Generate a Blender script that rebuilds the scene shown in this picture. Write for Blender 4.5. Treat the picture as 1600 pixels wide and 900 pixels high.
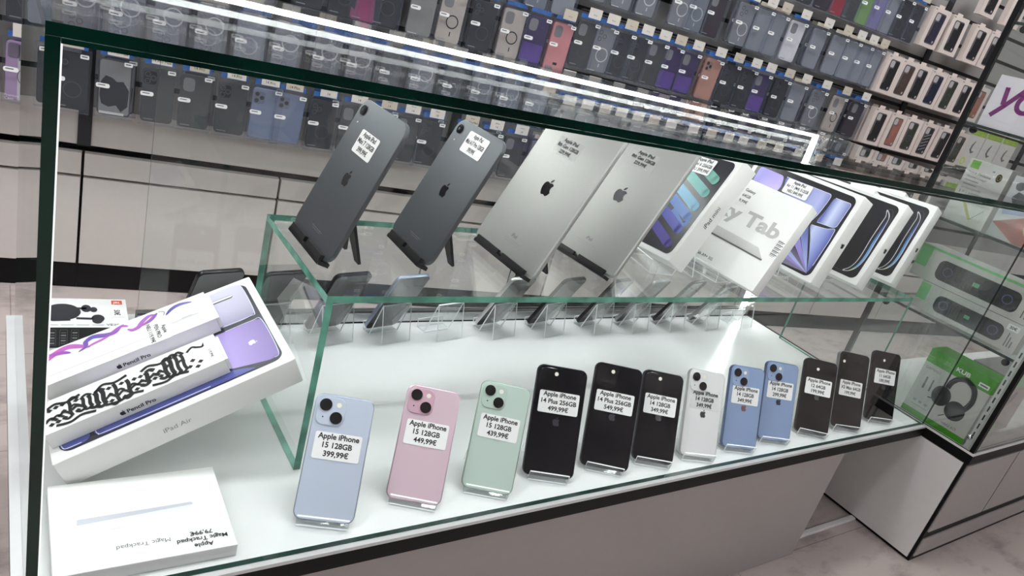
import bpy, math, random
from mathutils import Matrix, Vector
random.seed(11)
for _o in list(bpy.data.objects):
    bpy.data.objects.remove(_o)
SC = bpy.context.scene
COL = SC.collection
pi = math.pi
DZ = 0.3048            # height of the counter deck above the floor

# ------------------------------------------------------------------ camera, world, exposure
YAW, PITCH, ROLL = 0.673, 0.3652, 0.2892
fw = Vector((math.sin(YAW)*math.cos(PITCH), math.cos(YAW)*math.cos(PITCH), -math.sin(PITCH)))
rt = Vector((math.cos(YAW), -math.sin(YAW), 0))
dn = fw.cross(rt)
c_, s_ = math.cos(ROLL), math.sin(ROLL)
rt2 = rt*c_ - dn*s_
dn2 = rt*s_ + dn*c_
cam = bpy.data.cameras.new('camera')
cam.sensor_width = 36
cam.lens = 1132.45/1600*36
cam.clip_start = 0.02
cam_ob = bpy.data.objects.new('camera', cam)
COL.objects.link(cam_ob)
CAMP = Vector((-0.0325, -0.5857, 0.6148+DZ))
m3 = Matrix((rt2, -dn2, -fw)).transposed()
cam_ob.matrix_world = Matrix.Translation(CAMP) @ m3.to_4x4()
SC.camera = cam_ob
W = bpy.data.worlds.new('world'); SC.world = W
W.use_nodes = True
W.node_tree.nodes['Background'].inputs[0].default_value = (0.9, 0.95, 1, 1)
W.node_tree.nodes['Background'].inputs[1].default_value = 0.05
SC.view_settings.view_transform = 'Standard'
SC.view_settings.look = 'None'
SC.view_settings.gamma = 1
SC.view_settings.exposure = 0.42
SC.view_settings.use_curve_mapping = False
SC.cycles.transparent_max_bounces = 40
SC.cycles.max_bounces = 10
SC.cycles.glossy_bounces = 6
CEIL_E, LED_E, LED2_E = 19.0, 30.0, 24.0
CEILING_LIGHTS = [(-0.9, 0.50), (0.9, 0.40), (2.7, 0.15), (-2.3, -0.5), (-2.5, -2.3), (1.7, -2.9), (3.2, -2.6)]
LIGHT_WHERE = ['over the drawer aisle near the counter corner', 'over the middle of the counter', 'over the glass tower', 'by the plain side wall', 'by the dark shop front facing the trackpad box', 'by the dark shop front facing the phone row', 'by the dark shop front facing the tower']

# ------------------------------------------------------------------ materials
def lin(c):
    return tuple((x/255/12.92 if x/255 <= 0.04045 else ((x/255+0.055)/1.055)**2.4) for x in c)

def newmat(name):
    m = bpy.data.materials.new(name); m.use_nodes = True
    nt = m.node_tree; nt.nodes.clear()
    out = nt.nodes.new('ShaderNodeOutputMaterial')
    return m, nt, out

def pm(name, rgb, rough=0.5, metal=0.0, spec=0.5, coat=0.0, var=0.04, scale=60, bump=0.0):
    """principled with a little procedural variation; rgb 0-255 sRGB"""
    m, nt, out = newmat(name)
    b = nt.nodes.new('ShaderNodeBsdfPrincipled')
    c = lin(rgb)
    b.inputs['Roughness'].default_value = rough
    b.inputs['Metallic'].default_value = metal
    b.inputs['Specular IOR Level'].default_value = spec
    b.inputs['Coat Weight'].default_value = coat
    b.inputs['Coat Roughness'].default_value = 0.03
    if var:
        tc = nt.nodes.new('ShaderNodeTexCoord'); nz = nt.nodes.new('ShaderNodeTexNoise')
        nz.inputs['Scale'].default_value = scale; nz.inputs['Detail'].default_value = 3
        nt.links.new(tc.outputs['Object'], nz.inputs['Vector'])
        r = nt.nodes.new('ShaderNodeValToRGB')
        r.color_ramp.elements[0].position = 0.3; r.color_ramp.elements[1].position = 0.7
        r.color_ramp.elements[0].color = tuple(x*(1-var) for x in c)+(1,)
        r.color_ramp.elements[1].color = tuple(min(1, x*(1+var)) for x in c)+(1,)
        nt.links.new(nz.outputs['Fac'], r.inputs['Fac'])
        nt.links.new(r.outputs['Color'], b.inputs['Base Color'])
        if bump:
            bp = nt.nodes.new('ShaderNodeBump'); bp.inputs['Strength'].default_value = bump; bp.inputs['Distance'].default_value = 0.001
            nt.links.new(nz.outputs['Fac'], bp.inputs['Height']); nt.links.new(bp.outputs['Normal'], b.inputs['Normal'])
    else:
        b.inputs['Base Color'].default_value = c+(1,)
    nt.links.new(b.outputs[0], out.inputs[0])
    return m

def grad(name, stops, axis=0, lo=0.0, hi=1.0, rough=0.35, rot=0.0):
    """printed gradient along an object axis (axis 0/1/2), stops = [(pos, rgb)]"""
    m, nt, out = newmat(name)
    b = nt.nodes.new('ShaderNodeBsdfPrincipled'); b.inputs['Roughness'].default_value = rough
    tc = nt.nodes.new('ShaderNodeTexCoord')
    mp = nt.nodes.new('ShaderNodeMapping'); mp.vector_type = 'POINT'; mp.inputs['Rotation'].default_value = (0, 0, rot)
    sx = nt.nodes.new('ShaderNodeSeparateXYZ'); mr = nt.nodes.new('ShaderNodeMapRange')
    mr.inputs['From Min'].default_value = lo; mr.inputs['From Max'].default_value = hi
    r = nt.nodes.new('ShaderNodeValToRGB')
    while len(r.color_ramp.elements) < len(stops): r.color_ramp.elements.new(0.5)
    for e, (p, c) in zip(r.color_ramp.elements, stops):
        e.position = p; e.color = lin(c)+(1,)
    nt.links.new(tc.outputs['Object'], mp.inputs[0]); nt.links.new(mp.outputs[0], sx.inputs[0])
    nt.links.new(sx.outputs[axis], mr.inputs['Value']); nt.links.new(mr.outputs[0], r.inputs['Fac'])
    nt.links.new(r.outputs['Color'], b.inputs['Base Color']); nt.links.new(b.outputs[0], out.inputs[0])
    return m

def glass(name, tint=(0.965, 0.985, 0.975), ior=1.5, rough=0.0, haze=0.0, hazec=(0.8, 0.8, 0.8)):
    """thin clear sheet: transparent body with Fresnel reflection on both faces"""
    m, nt, out = newmat(name)
    tr = nt.nodes.new('ShaderNodeBsdfTransparent'); tr.inputs[0].default_value = tuple(tint)+(1,)
    gl = nt.nodes.new('ShaderNodeBsdfGlossy'); gl.inputs['Roughness'].default_value = rough
    gl.inputs['Color'].default_value = (1, 1, 1, 1)
    geo = nt.nodes.new('ShaderNodeNewGeometry')
    mr = nt.nodes.new('ShaderNodeMapRange')          # the Fresnel node inverts its IOR on back faces; feed it 1/ior there
    mr.inputs['To Min'].default_value = ior; mr.inputs['To Max'].default_value = 1/ior
    fr = nt.nodes.new('ShaderNodeFresnel'); mx = nt.nodes.new('ShaderNodeMixShader')
    nt.links.new(geo.outputs['Backfacing'], mr.inputs['Value']); nt.links.new(mr.outputs[0], fr.inputs['IOR'])
    nt.links.new(fr.outputs[0], mx.inputs[0])
    body = tr
    if haze:
        df = nt.nodes.new('ShaderNodeBsdfDiffuse'); df.inputs[0].default_value = tuple(hazec)+(1,)
        m2 = nt.nodes.new('ShaderNodeMixShader'); m2.inputs[0].default_value = haze
        nt.links.new(tr.outputs[0], m2.inputs[1]); nt.links.new(df.outputs[0], m2.inputs[2]); body = m2
    nt.links.new(body.outputs[0], mx.inputs[1]); nt.links.new(gl.outputs[0], mx.inputs[2]); nt.links.new(mx.outputs[0], out.inputs[0])
    return m

def halfclear(name, rgb, clear=0.4, rough=0.15):
    m, nt, out = newmat(name)
    tr = nt.nodes.new('ShaderNodeBsdfTransparent'); tr.inputs[0].default_value = (1, 1, 1, 1)
    b = nt.nodes.new('ShaderNodeBsdfPrincipled'); b.inputs['Base Color'].default_value = lin(rgb)+(1,); b.inputs['Roughness'].default_value = rough
    mx = nt.nodes.new('ShaderNodeMixShader'); mx.inputs[0].default_value = 1-clear
    nt.links.new(tr.outputs[0], mx.inputs[1]); nt.links.new(b.outputs[0], mx.inputs[2]); nt.links.new(mx.outputs[0], out.inputs[0])
    return m

def emis(name, rgb, e):
    m, nt, out = newmat(name)
    n = nt.nodes.new('ShaderNodeEmission'); n.inputs[0].default_value = lin(rgb)+(1,); n.inputs[1].default_value = e
    nt.links.new(n.outputs[0], out.inputs[0]); return m

def floor_mat():
    m, nt, out = newmat('vinyl plank floor')
    b = nt.nodes.new('ShaderNodeBsdfPrincipled'); b.inputs['Roughness'].default_value = 0.45
    tc = nt.nodes.new('ShaderNodeTexCoord')
    mp = nt.nodes.new('ShaderNodeMapping'); mp.inputs['Scale'].default_value = (2.0, 4.5, 1); mp.inputs['Rotation'].default_value = (0, 0, 0.0)
    n1 = nt.nodes.new('ShaderNodeTexNoise'); n1.inputs['Scale'].default_value = 5; n1.inputs['Detail'].default_value = 8; n1.inputs['Roughness'].default_value = 0.65
    n2 = nt.nodes.new('ShaderNodeTexNoise'); n2.inputs['Scale'].default_value = 7; n2.inputs['Detail'].default_value = 5
    nt.links.new(tc.outputs['Object'], mp.inputs[0]); nt.links.new(mp.outputs[0], n1.inputs['Vector']); nt.links.new(tc.outputs['Object'], n2.inputs['Vector'])
    ad = nt.nodes.new('ShaderNodeMath'); ad.operation = 'ADD'
    nt.links.new(n1.outputs['Fac'], ad.inputs[0]); nt.links.new(n2.outputs['Fac'], ad.inputs[1])
    r = nt.nodes.new('ShaderNodeValToRGB'); e = r.color_ramp.elements
    e[0].position = 0.62; e[0].color = lin((132, 121, 116))+(1,); e[1].position = 1.2/1.2; e[1].color = lin((190, 177, 171))+(1,)
    nt.links.new(ad.outputs[0], r.inputs['Fac'])
    br = nt.nodes.new('ShaderNodeTexBrick'); br.inputs['Scale'].default_value = 1
    br.inputs['Brick Width'].default_value = 1.2; br.inputs['Row Height'].default_value = 0.32; br.inputs['Mortar Size'].default_value = 0.0012
    br.inputs['Color1'].default_value = (1, 1, 1, 1); br.inputs['Color2'].default_value = (0.9, 0.9, 0.9, 1); br.inputs['Mortar'].default_value = (0.5, 0.48, 0.48, 1)
    nt.links.new(tc.outputs['Object'], br.inputs['Vector'])
    mx = nt.nodes.new('ShaderNodeMix'); mx.data_type = 'RGBA'; mx.blend_type = 'MULTIPLY'; mx.inputs[0].default_value = 0.8
    nt.links.new(r.outputs[0], mx.inputs[6]); nt.links.new(br.outputs[0], mx.inputs[7])
    nt.links.new(mx.outputs[2], b.inputs['Base Color']); nt.links.new(b.outputs[0], out.inputs[0])
    return m

def slat_mat():
    """slatwall board: charcoal with dark horizontal grooves"""
    m, nt, out = newmat('slatwall board')
    b = nt.nodes.new('ShaderNodeBsdfPrincipled'); b.inputs['Roughness'].default_value = 0.45
    tc = nt.nodes.new('ShaderNodeTexCoord'); sx = nt.nodes.new('ShaderNodeSeparateXYZ')
    nt.links.new(tc.outputs['Object'], sx.inputs[0])
    mo = nt.nodes.new('ShaderNodeMath'); mo.operation = 'MODULO'; mo.inputs[1].default_value = 0.1715/2
    gt = nt.nodes.new('ShaderNodeMath'); gt.operation = 'GREATER_THAN'; gt.inputs[1].default_value = 0.012
    nt.links.new(sx.outputs[1], mo.inputs[0]); nt.links.new(mo.outputs[0], gt.inputs[0])
    r = nt.nodes.new('ShaderNodeValToRGB')
    r.color_ramp.elements[0].color = lin((14, 14, 17))+(1,); r.color_ramp.elements[1].color = lin((150, 147, 144))+(1,)
    nt.links.new(gt.outputs[0], r.inputs['Fac']); nt.links.new(r.outputs[0], b.inputs['Base Color']); nt.links.new(b.outputs[0], out.inputs[0])
    return m

M = {}
M['white'] = pm('white laminate', (222, 218, 215), 0.28, var=0.015)
M['laminate'] = pm('laminate with painted shade', (160, 153, 150), 0.25, var=0.015)  # shade on the counter and tower fronts is put into this darker tone
M['drawer'] = pm('warm white drawer front', (206, 200, 195), 0.35, var=0.015)
M['deck'] = pm('glossy white deck', (218, 220, 218), 0.2, spec=0.4, var=0.01)
M['black'] = pm('black edging', (10, 9, 11), 0.5, spec=0.2, var=0.1)
M['darkgrey'] = pm('dark grey metal', (52, 52, 55), 0.4, 0.3)
M['alu'] = pm('brushed aluminium', (205, 206, 205), 0.32, 0.85, var=0.05, scale=200)
M['railwhite'] = pm('anodised rail', (214, 214, 212), 0.35, 0.25, var=0.03)
M['chrome'] = pm('chrome', (225, 225, 228), 0.08, 1.0, var=0)
M['paint'] = pm('wall paint', (176, 172, 170), 0.8, var=0.03, scale=8)
M['darkpaint'] = pm('dark shop front', (30, 29, 31), 0.7, var=0.2, scale=3)
M['ceil'] = pm('ceiling paint', (215, 214, 212), 0.9, var=0.02, scale=8)
M['floor'] = floor_mat()
M['slat'] = slat_mat()
M['upright'] = pm('dark wall upright', (38, 39, 44), 0.4)
M['glass'] = glass('display glass', (0.972, 0.982, 0.978), 1.46)
M['frontglass'] = glass('front display glass', (0.978, 0.985, 0.982), 1.15)
M['led3'] = emis('corner led strip', (250, 255, 252), 0.9)
M['led2'] = emis('front led strip', (250, 255, 252), LED2_E)
M['towerglass'] = glass('tower glass', (0.93, 0.95, 0.94))
M['gedge'] = pm('dark green glass edge', (3, 46, 36), 0.12, var=0.5, scale=9)
M['gedge2'] = pm('sea green glass edge', (92, 156, 136), 0.15, var=0.45, scale=25)
M['gedge3'] = pm('smoky glass edge', (40, 52, 50), 0.2, var=0.3, scale=20)
M['acrylic'] = glass('clear acrylic', (0.975, 0.98, 0.98), 1.49)
M['aedge'] = halfclear('acrylic edge', (248, 252, 252), 0.12)
M['led'] = emis('led strip', (250, 255, 252), LED_E)
M['ceil_led'] = emis('ceiling lamp diffuser', (248, 250, 255), CEIL_E)
M['ink'] = pm('black print', (22, 22, 24), 0.5, var=0)
M['greyink'] = pm('grey print', (150, 150, 152), 0.5, var=0)
M['paleink'] = pm('pale grey print', (186, 186, 184), 0.45, var=0)
M['midink'] = pm('mid grey print', (95, 95, 98), 0.5, var=0)
M['sticker'] = pm('white price sticker', (243, 243, 241), 0.35, var=0.01)
M['sticker_clear'] = halfclear('translucent sticker', (232, 234, 232), 0.75, 0.3)
M['card'] = pm('white box card', (240, 240, 237), 0.38, var=0.008)
M['cardside'] = pm('light grey carton side print', (226, 226, 224), 0.4, var=0.01)  # slightly greyer than the card on top
M['screen'] = pm('black screen glass', (8, 8, 11), 0.06, coat=0.6, var=0)
M['lens'] = pm('camera lens black', (7, 7, 9), 0.1, coat=1.0, var=0)
M['flash'] = pm('camera flash', (240, 236, 222), 0.25, var=0)
M['steel'] = pm('steel phone frame', (70, 70, 74), 0.25, 0.8, var=0)
M['rubber'] = pm('black plastic', (20, 20, 23), 0.42)
M['tag'] = pm('price tag card', (214, 208, 200), 0.55, var=0.02)
M['tag2'] = pm('beige price tag card', (196, 186, 170), 0.55, var=0.02)
M['blue'] = pm('blue header card', (58, 106, 176), 0.4, var=0.1)
M['shell'] = glass('clear pack plastic', (0.90, 0.915, 0.94), 1.16, 0.12, haze=0.06, hazec=(0.48, 0.52, 0.62))
M['lip'] = halfclear('acrylic lip', (232, 236, 236), 0.55, 0.08)

# ------------------------------------------------------------------ mesh builder
_TXT = {}
def text_mesh(s, bold=0.0):
    k = (s, bold)
    if k not in _TXT:
        cu = bpy.data.curves.new('tmp_text', 'FONT'); cu.body = s; cu.size = 1; cu.offset = bold; cu.resolution_u = 3
        ob = bpy.data.objects.new('tmp_text', cu); COL.objects.link(ob)
        dg = bpy.context.evaluated_depsgraph_get()
        me = bpy.data.meshes.new_from_object(ob.evaluated_get(dg))
        vs = [(v.co.x, v.co.y) for v in me.vertices]; fs = [tuple(p.vertices) for p in me.polygons]
        bpy.data.objects.remove(ob); bpy.data.curves.remove(cu); bpy.data.meshes.remove(me)
        x0 = min(v[0] for v in vs); x1 = max(v[0] for v in vs)
        _TXT[k] = ([(x-x0, y) for x, y in vs], fs, x1-x0)
    return _TXT[k]

def rrect(cx, cy, w, h, r, seg=6):
    r = max(min(r, w/2-1e-5, h/2-1e-5), 1e-5); pts = []
    for (sx, sy, a0) in ((1, -1, -pi/2), (1, 1, 0), (-1, 1, pi/2), (-1, -1, pi)):
        for i in range(seg+1):
            a = a0+pi/2*i/seg
            pts.append((cx+sx*(w/2-r)+r*math.cos(a), cy+sy*(h/2-r)+r*math.sin(a)))
    return pts

def smooth_path(p, n=6):
    P = [p[0]]+list(p)+[p[-1]]; out = []
    for i in range(1, len(P)-2):
        a, b, c, d = P[i-1], P[i], P[i+1], P[i+2]
        for k in range(n):
            t = k/n
            out.append(tuple(0.5*(2*b[j]+(c[j]-a[j])*t+(2*a[j]-5*b[j]+4*c[j]-d[j])*t*t+(3*b[j]-a[j]-3*c[j]+d[j])*t**3) for j in (0, 1)))
    return out+[tuple(p[-1])]
def round_poly(pts, r, seg=5):
    out = []; n = len(pts)
    for i in range(n):
        p, a, b = Vector(pts[i]), Vector(pts[i-1]), Vector(pts[(i+1) % n])
        k = min(r, (a-p).length*.45, (b-p).length*.45)
        u = p+(a-p).normalized()*k; v = p+(b-p).normalized()*k
        for q in range(seg+1):
            t = q/seg
            w = u*(1-t)**2+p*2*t*(1-t)+v*t*t
            out.append((w.x, w.y))
    return out

class MB:
    def __init__(s): s.v = []; s.f = []; s.m = []; s.mats = []
    def mi(s, mat):
        if isinstance(mat, str): mat = M[mat]
        if mat not in s.mats: s.mats.append(mat)
        return s.mats.index(mat)
    def add(s, vs, fs, mat, T=None):
        n = len(s.v); i = s.mi(mat)
        for p in vs:
            s.v.append(tuple(T @ Vector(p)) if T is not None else tuple(p))
        for f in fs:
            s.f.append(tuple(n+k for k in f)); s.m.append(i)
        return s
    def box(s, x0, x1, y0, y1, z0, z1, mat, T=None, mats=None):
        """mats: material per face in the order -x +x -y +y -z +z"""
        V = [(x, y, z) for x in (x0, x1) for y in (y0, y1) for z in (z0, z1)]
        F = [(0, 1, 3, 2), (4, 6, 7, 5), (0, 4, 5, 1), (2, 3, 7, 6), (0, 2, 6, 4), (1, 5, 7, 3)]
        if mats is None: return s.add(V, F, mat, T)
        n = len(s.v)
        for p in V: s.v.append(tuple(T @ Vector(p)) if T is not None else p)
        for f, mm in zip(F, mats):
            s.f.append(tuple(n+k for k in f)); s.m.append(s.mi(mm))
        return s
    def loops(s, rings, mat_side, mat0=None, mat1=None, T=None):
        """closed skin through equal-length rings of points, with caps"""
        n = len(rings[0]); V = [p for r in rings for p in r]; F = []
        for k in range(len(rings)-1):
            for i in range(n):
                j = (i+1) % n
                F.append((k*n+i, k*n+j, (k+1)*n+j, (k+1)*n+i))
        s.add(V, F, mat_side, T)
        if mat0: s.add(rings[0], [tuple(reversed(range(n)))], mat0, T)
        if mat1: s.add(rings[-1], [tuple(range(n))], mat1, T)
        return s
    def prism(s, pts, z0, z1, mat, side=None, back=None, T=None):
        return s.loops([[(x, y, z0) for x, y in pts], [(x, y, z1) for x, y in pts]], side or mat, back or side or mat, mat, T)
    def rslab(s, cx, cy, w, h, r, z0, z1, bev, mat, side=None, back=None, seg=7, T=None):
        R = []
        for ins, z in ((bev, z0), (bev*.3, z0+bev*.3), (0, z0+bev), (0, z1-bev), (bev*.3, z1-bev*.3), (bev, z1)):
            R.append([(x, y, z) for x, y in rrect(cx, cy, w-2*ins, h-2*ins, r-ins, seg)])
        return s.loops(R, side or mat, back or side or mat, mat, T)
    def cyl(s, cx, cy, r, z0, z1, mat, top=None, seg=24, T=None, r1=None):
        r1 = r if r1 is None else r1
        c = [(math.cos(2*pi*i/seg), math.sin(2*pi*i/seg)) for i in range(seg)]
        return s.loops([[(cx+r*x, cy+r*y, z0) for x, y in c], [(cx+r1*x, cy+r1*y, z1) for x, y in c]], mat, mat, top or mat, T)
    def poly(s, pts, z, mat, T=None):
        a = sum(pts[i][0]*pts[(i+1) % len(pts)][1]-pts[(i+1) % len(pts)][0]*pts[i][1] for i in range(len(pts)))
        if a < 0: pts = list(reversed(pts))
        return s.add([(x, y, z) for x, y in pts], [tuple(range(len(pts)))], mat, T)
    def rect(s, x0, x1, y0, y1, z, mat, T=None):
        return s.poly([(x0, y0), (x1, y0), (x1, y1), (x0, y1)], z, mat, T)
    def disc(s, cx, cy, r, z, mat, seg=20, T=None, ry=None):
        return s.poly([(cx+r*math.cos(2*pi*i/seg), cy+(ry or r)*math.sin(2*pi*i/seg)) for i in range(seg)], z, mat, T)
    def ring(s, cx, cy, r0, r1, z, mat, a0=0, a1=2*pi, seg=28, T=None, k=1.0):
        V = []; F = []
        for i in range(seg+1):
            a = a0+(a1-a0)*i/seg
            V += [(cx+r0*math.cos(a), cy+r0*k*math.sin(a), z), (cx+r1*math.cos(a), cy+r1*k*math.sin(a), z)]
        for i in range(seg): F.append((2*i, 2*i+1, 2*i+3, 2*i+2))
        return s.add(V, F, mat, T)
    def stroke(s, pts, w, z, mat, T=None, taper=False):
        """flat ribbon along 2-D points"""
        V = []; F = []; n = len(pts)
        for i, (x, y) in enumerate(pts):
            xa, ya = pts[max(i-1, 0)]; xb, yb = pts[min(i+1, n-1)]
            dx, dy = xb-xa, yb-ya; l = math.hypot(dx, dy) or 1
            ww = w/2*((math.sin(pi*(i+.3)/(n-.4))**.6) if taper else 1)
            V += [(x-dy/l*ww, y+dx/l*ww, z), (x+dy/l*ww, y-dx/l*ww, z)]
        for i in range(n-1): F.append((2*i, 2*i+1, 2*i+3, 2*i+2))
        return s.add(V, F, mat, T)
    def stroke2(s, pts, w, z, mat, T=None, taper=False, n=6):
        return s.stroke(smooth_path(pts, n), w, z, mat, T, taper)
    def rpoly(s, pts, r, z, mat, T=None):
        return s.poly(round_poly(pts, r), z, mat, T)
    def text(s, t, x, y, size, z, mat='ink', align='c', rot=0.0, maxw=None, bold=0.0, T=None, sx=1.0):
        vs, fs, w = text_mesh(t, bold)
        if maxw and w*size*sx > maxw: size = maxw/(w*sx)
        ox = {'c': -w/2, 'l': 0, 'r': -w}[align]
        ca, sa = math.cos(rot), math.sin(rot)
        V = []
        for px, py in vs:
            a, b = (px+ox)*size*sx, py*size
            V.append((x+a*ca-b*sa, y+a*sa+b*ca, z))
        return s.add(V, fs, mat, T)
    def tube(s, p0, p1, r, mat, seg=10, T=None, r1=None):
        p0 = Vector(p0); p1 = Vector(p1); d = (p1-p0)
        q = d.to_track_quat('Z', 'Y').to_matrix().to_4x4()
        TT = Matrix.Translation(p0) @ q
        if T is not None: TT = T @ TT
        return s.cyl(0, 0, r, 0, d.length, mat, seg=seg, T=TT, r1=r1)
    def ball(s, c, r, mat, seg=14, T=None):
        rings = []
        for k in range(1, 8):
            a = -pi/2+pi*k/8
            rings.append([(c[0]+r*math.cos(a)*math.cos(2*pi*i/seg), c[1]+r*math.cos(a)*math.sin(2*pi*i/seg), c[2]+r*math.sin(a)) for i in range(seg)])
        return s.loops(rings, mat, mat, mat, T)
    def build(s, name, parent=None, T=None, smooth=True):
        me = bpy.data.meshes.new(name)
        me.from_pydata(s.v, [], s.f)
        for mt in s.mats: me.materials.append(mt)
        me.polygons.foreach_set('material_index', s.m)
        if smooth:
            me.polygons.foreach_set('use_smooth', [True]*len(me.polygons))
            me.set_sharp_from_angle(angle=math.radians(32))
        me.update()
        ob = bpy.data.objects.new(name, me); COL.objects.link(ob)
        if parent is not None: ob.parent = parent
        if T is not None:
            if parent is None: ob.matrix_world = T
            else: ob.matrix_local = T
        return ob

def tag(o, label, cat, group=None):
    o['label'] = label; o['category'] = cat
    if group: o['group'] = group
    return o
def thing(name, label, cat, T=None, group=None):
    o = bpy.data.objects.new(name, None); COL.objects.link(o)
    o.empty_display_size = 0.02
    if T is not None: o.matrix_world = T
    return tag(o, label, cat, group)
def struct(o):
    o['kind'] = 'structure'; return o
def copy_tree(o, parent=None):
    c = o.copy(); COL.objects.link(c)
    if parent is not None: c.parent = parent
    for ch in list(KIDS.get(o.name, [])):
        k = copy_tree(ch, c)
    return c
KIDS = {}
def kids_of(root):
    KIDS.clear()
    for o in COL.objects:
        if o.parent: KIDS.setdefault(o.parent.name, []).append(o)

def face_matrix(x, y, z, yaw, tilt, roll=0.0):
    """frame of a leaning object: x along its width, y up its face, z out of the face; origin bottom centre (z from deck)"""
    rx = Vector((math.cos(yaw), math.sin(yaw), 0)); bk = Vector((-math.sin(yaw), math.cos(yaw), 0))
    up = Vector((0, 0, math.cos(tilt)))+bk*math.sin(tilt)
    a = rx*math.cos(roll)+up*math.sin(roll); b = -rx*math.sin(roll)+up*math.cos(roll)
    n = a.cross(b)
    m = Matrix((a, b, n)).transposed().to_4x4()
    return Matrix.Translation((x, y, z+DZ)) @ m
def flat_matrix(x, y, z, yaw):
    """x along yaw, y horizontal away (90 deg left), z up"""
    return Matrix.Translation((x, y, z)) @ Matrix.Rotation(yaw, 4, 'Z')

def bez(p0, p1, p2, p3, n=5):
    return [((1-t)**3*p0[0]+3*(1-t)**2*t*p1[0]+3*(1-t)*t*t*p2[0]+t**3*p3[0], (1-t)**3*p0[1]+3*(1-t)**2*t*p1[1]+3*(1-t)*t*t*p2[1]+t**3*p3[1]) for t in [i/n for i in range(1, n+1)]]
def rel_path(start, segs):
    pts = [start]; x, y = start
    for a in segs:
        q = bez((x, y), (x+a[0], y+a[1]), (x+a[2], y+a[3]), (x+a[4], y+a[5]))
        pts += q; x, y = pts[-1]
    return pts
FRUIT = rel_path((12.152, 6.896), [(-.948, 0, -2.415, -1.078, -3.96, -1.04), (-2.04, .027, -3.91, 1.183, -4.961, 3.014), (-2.117, 3.675, -.546, 9.103, 1.519, 12.09), (1.013, 1.454, 2.208, 3.09, 3.792, 3.039), (1.52, -.065, 2.09, -.987, 3.935, -.987), (1.831, 0, 2.35, .987, 3.96, .948), (1.637, -.026, 2.676, -1.48, 3.676, -2.948), (1.156, -1.688, 1.636, -3.325, 1.662, -3.415), (-.039, -.013, -3.182, -1.221, -3.22, -4.857), (-.026, -3.04, 2.48, -4.494, 2.597, -4.559), (-1.429, -2.09, -3.623, -2.324, -4.39, -2.376), (-2, -.156, -3.675, 1.09, -4.61, 1.09)])
LEAF = rel_path((15.53, 3.83), [(.843, -1.012, 1.4, -2.427, 1.245, -3.83), (-1.207, .052, -2.662, .805, -3.532, 1.818), (-.78, .896, -1.454, 2.338, -1.273, 3.714), (1.338, .104, 2.715, -.688, 3.559, -1.701)])
def logo(mb, cx, cy, h, z, mat, rot=0.0):
    k = h/24; ca, sa = math.cos(rot), math.sin(rot)
    for path in (FRUIT, LEAF):
        pts = []
        for x, y in path[:-1]:
            a, b = (x-12)*k, (12-y)*k
            pts.append((cx+a*ca-b*sa, cy+a*sa+b*ca))
        mb.poly(pts, z, mat)

def pane(name, parent, x0, x1, y0, y1, z0, z1, face='glass', edge='gedge'):
    d = (x1-x0, y1-y0, z1-z0); ax = d.index(min(d)); mm = [edge]*6
    mm[2*ax] = face; mm[2*ax+1] = face
    return MB().box(x0, x1, y0, y1, z0, z1, face, mats=mm).build(name, parent, smooth=False)

# ------------------------------------------------------------------ room shell
WA = -0.125; WY = 1.276
wu = Vector((math.cos(WA), math.sin(WA), 0)); wn = Vector((math.sin(WA), -math.cos(WA), 0))   # along the wall, out of the wall
WALLM = Matrix((wu, Vector((0, 0, 1)), wn)).transposed().to_4x4()
WALLM = Matrix.Translation((0, WY, 0)) @ WALLM       # local: x along wall, y up, z out of the wall
ROOM_H = 2.7
struct(MB().box(-3.2, 6.6, -3.6, 2.2, -0.05, 0, 'floor').build('floor'))
struct(MB().box(-3.2, 6.6, -3.6, 2.2, ROOM_H, ROOM_H+0.05, 'ceil').build('ceiling'))
struct(MB().box(-3.25, -3.2, -3.6, 2.2, 0, ROOM_H, 'paint').build('wall_left'))
struct(MB().box(6.6, 6.65, -3.6, 2.2, 0, ROOM_H, 'paint').build('wall_right'))
struct(MB().box(-3.2, 6.6, -3.65, -3.6, 0, ROOM_H, 'darkpaint').build('wall_front'))
struct(MB().box(-3.6, 6.75, 0.362, ROOM_H, -0.06, -0.012, 'slat').build('wall_back', None, WALLM))
struct(MB().box(-3.6, 6.75, 0.0, 0.362, -0.06, -0.05, 'black').build('wall_back', None, WALLM))
struct(MB().box(-3.6, 6.75, 0.363, 0.452, -0.0118, -0.0100, 'drawer').build('trim_20', None, WALLM))
for i in range(12):
    s = 0.1325+0.874*(i-4)
    struct(MB().box(s-0.0135, s+0.0135, 0.362, 2.4, -0.012, -0.0055, 'upright').build('trim_%d' % (i+1), None, WALLM))
for i, (x, y) in enumerate(CEILING_LIGHTS):
    t = thing('ceiling_light', 'flat white ceiling light panel %s' % LIGHT_WHERE[i], 'ceiling light', Matrix.Translation((x, y, ROOM_H)), 'ceiling lights')
    MB().box(-0.62, 0.62, -0.17, 0.17, -0.045, -0.001, 'white', mats=['white', 'white', 'white', 'white', 'white', 'white']).build('housing', t)
    MB().box(-0.6, 0.6, -0.15, 0.15, -0.052, -0.0452, 'ceil_led').build('diffuser', t)

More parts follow.
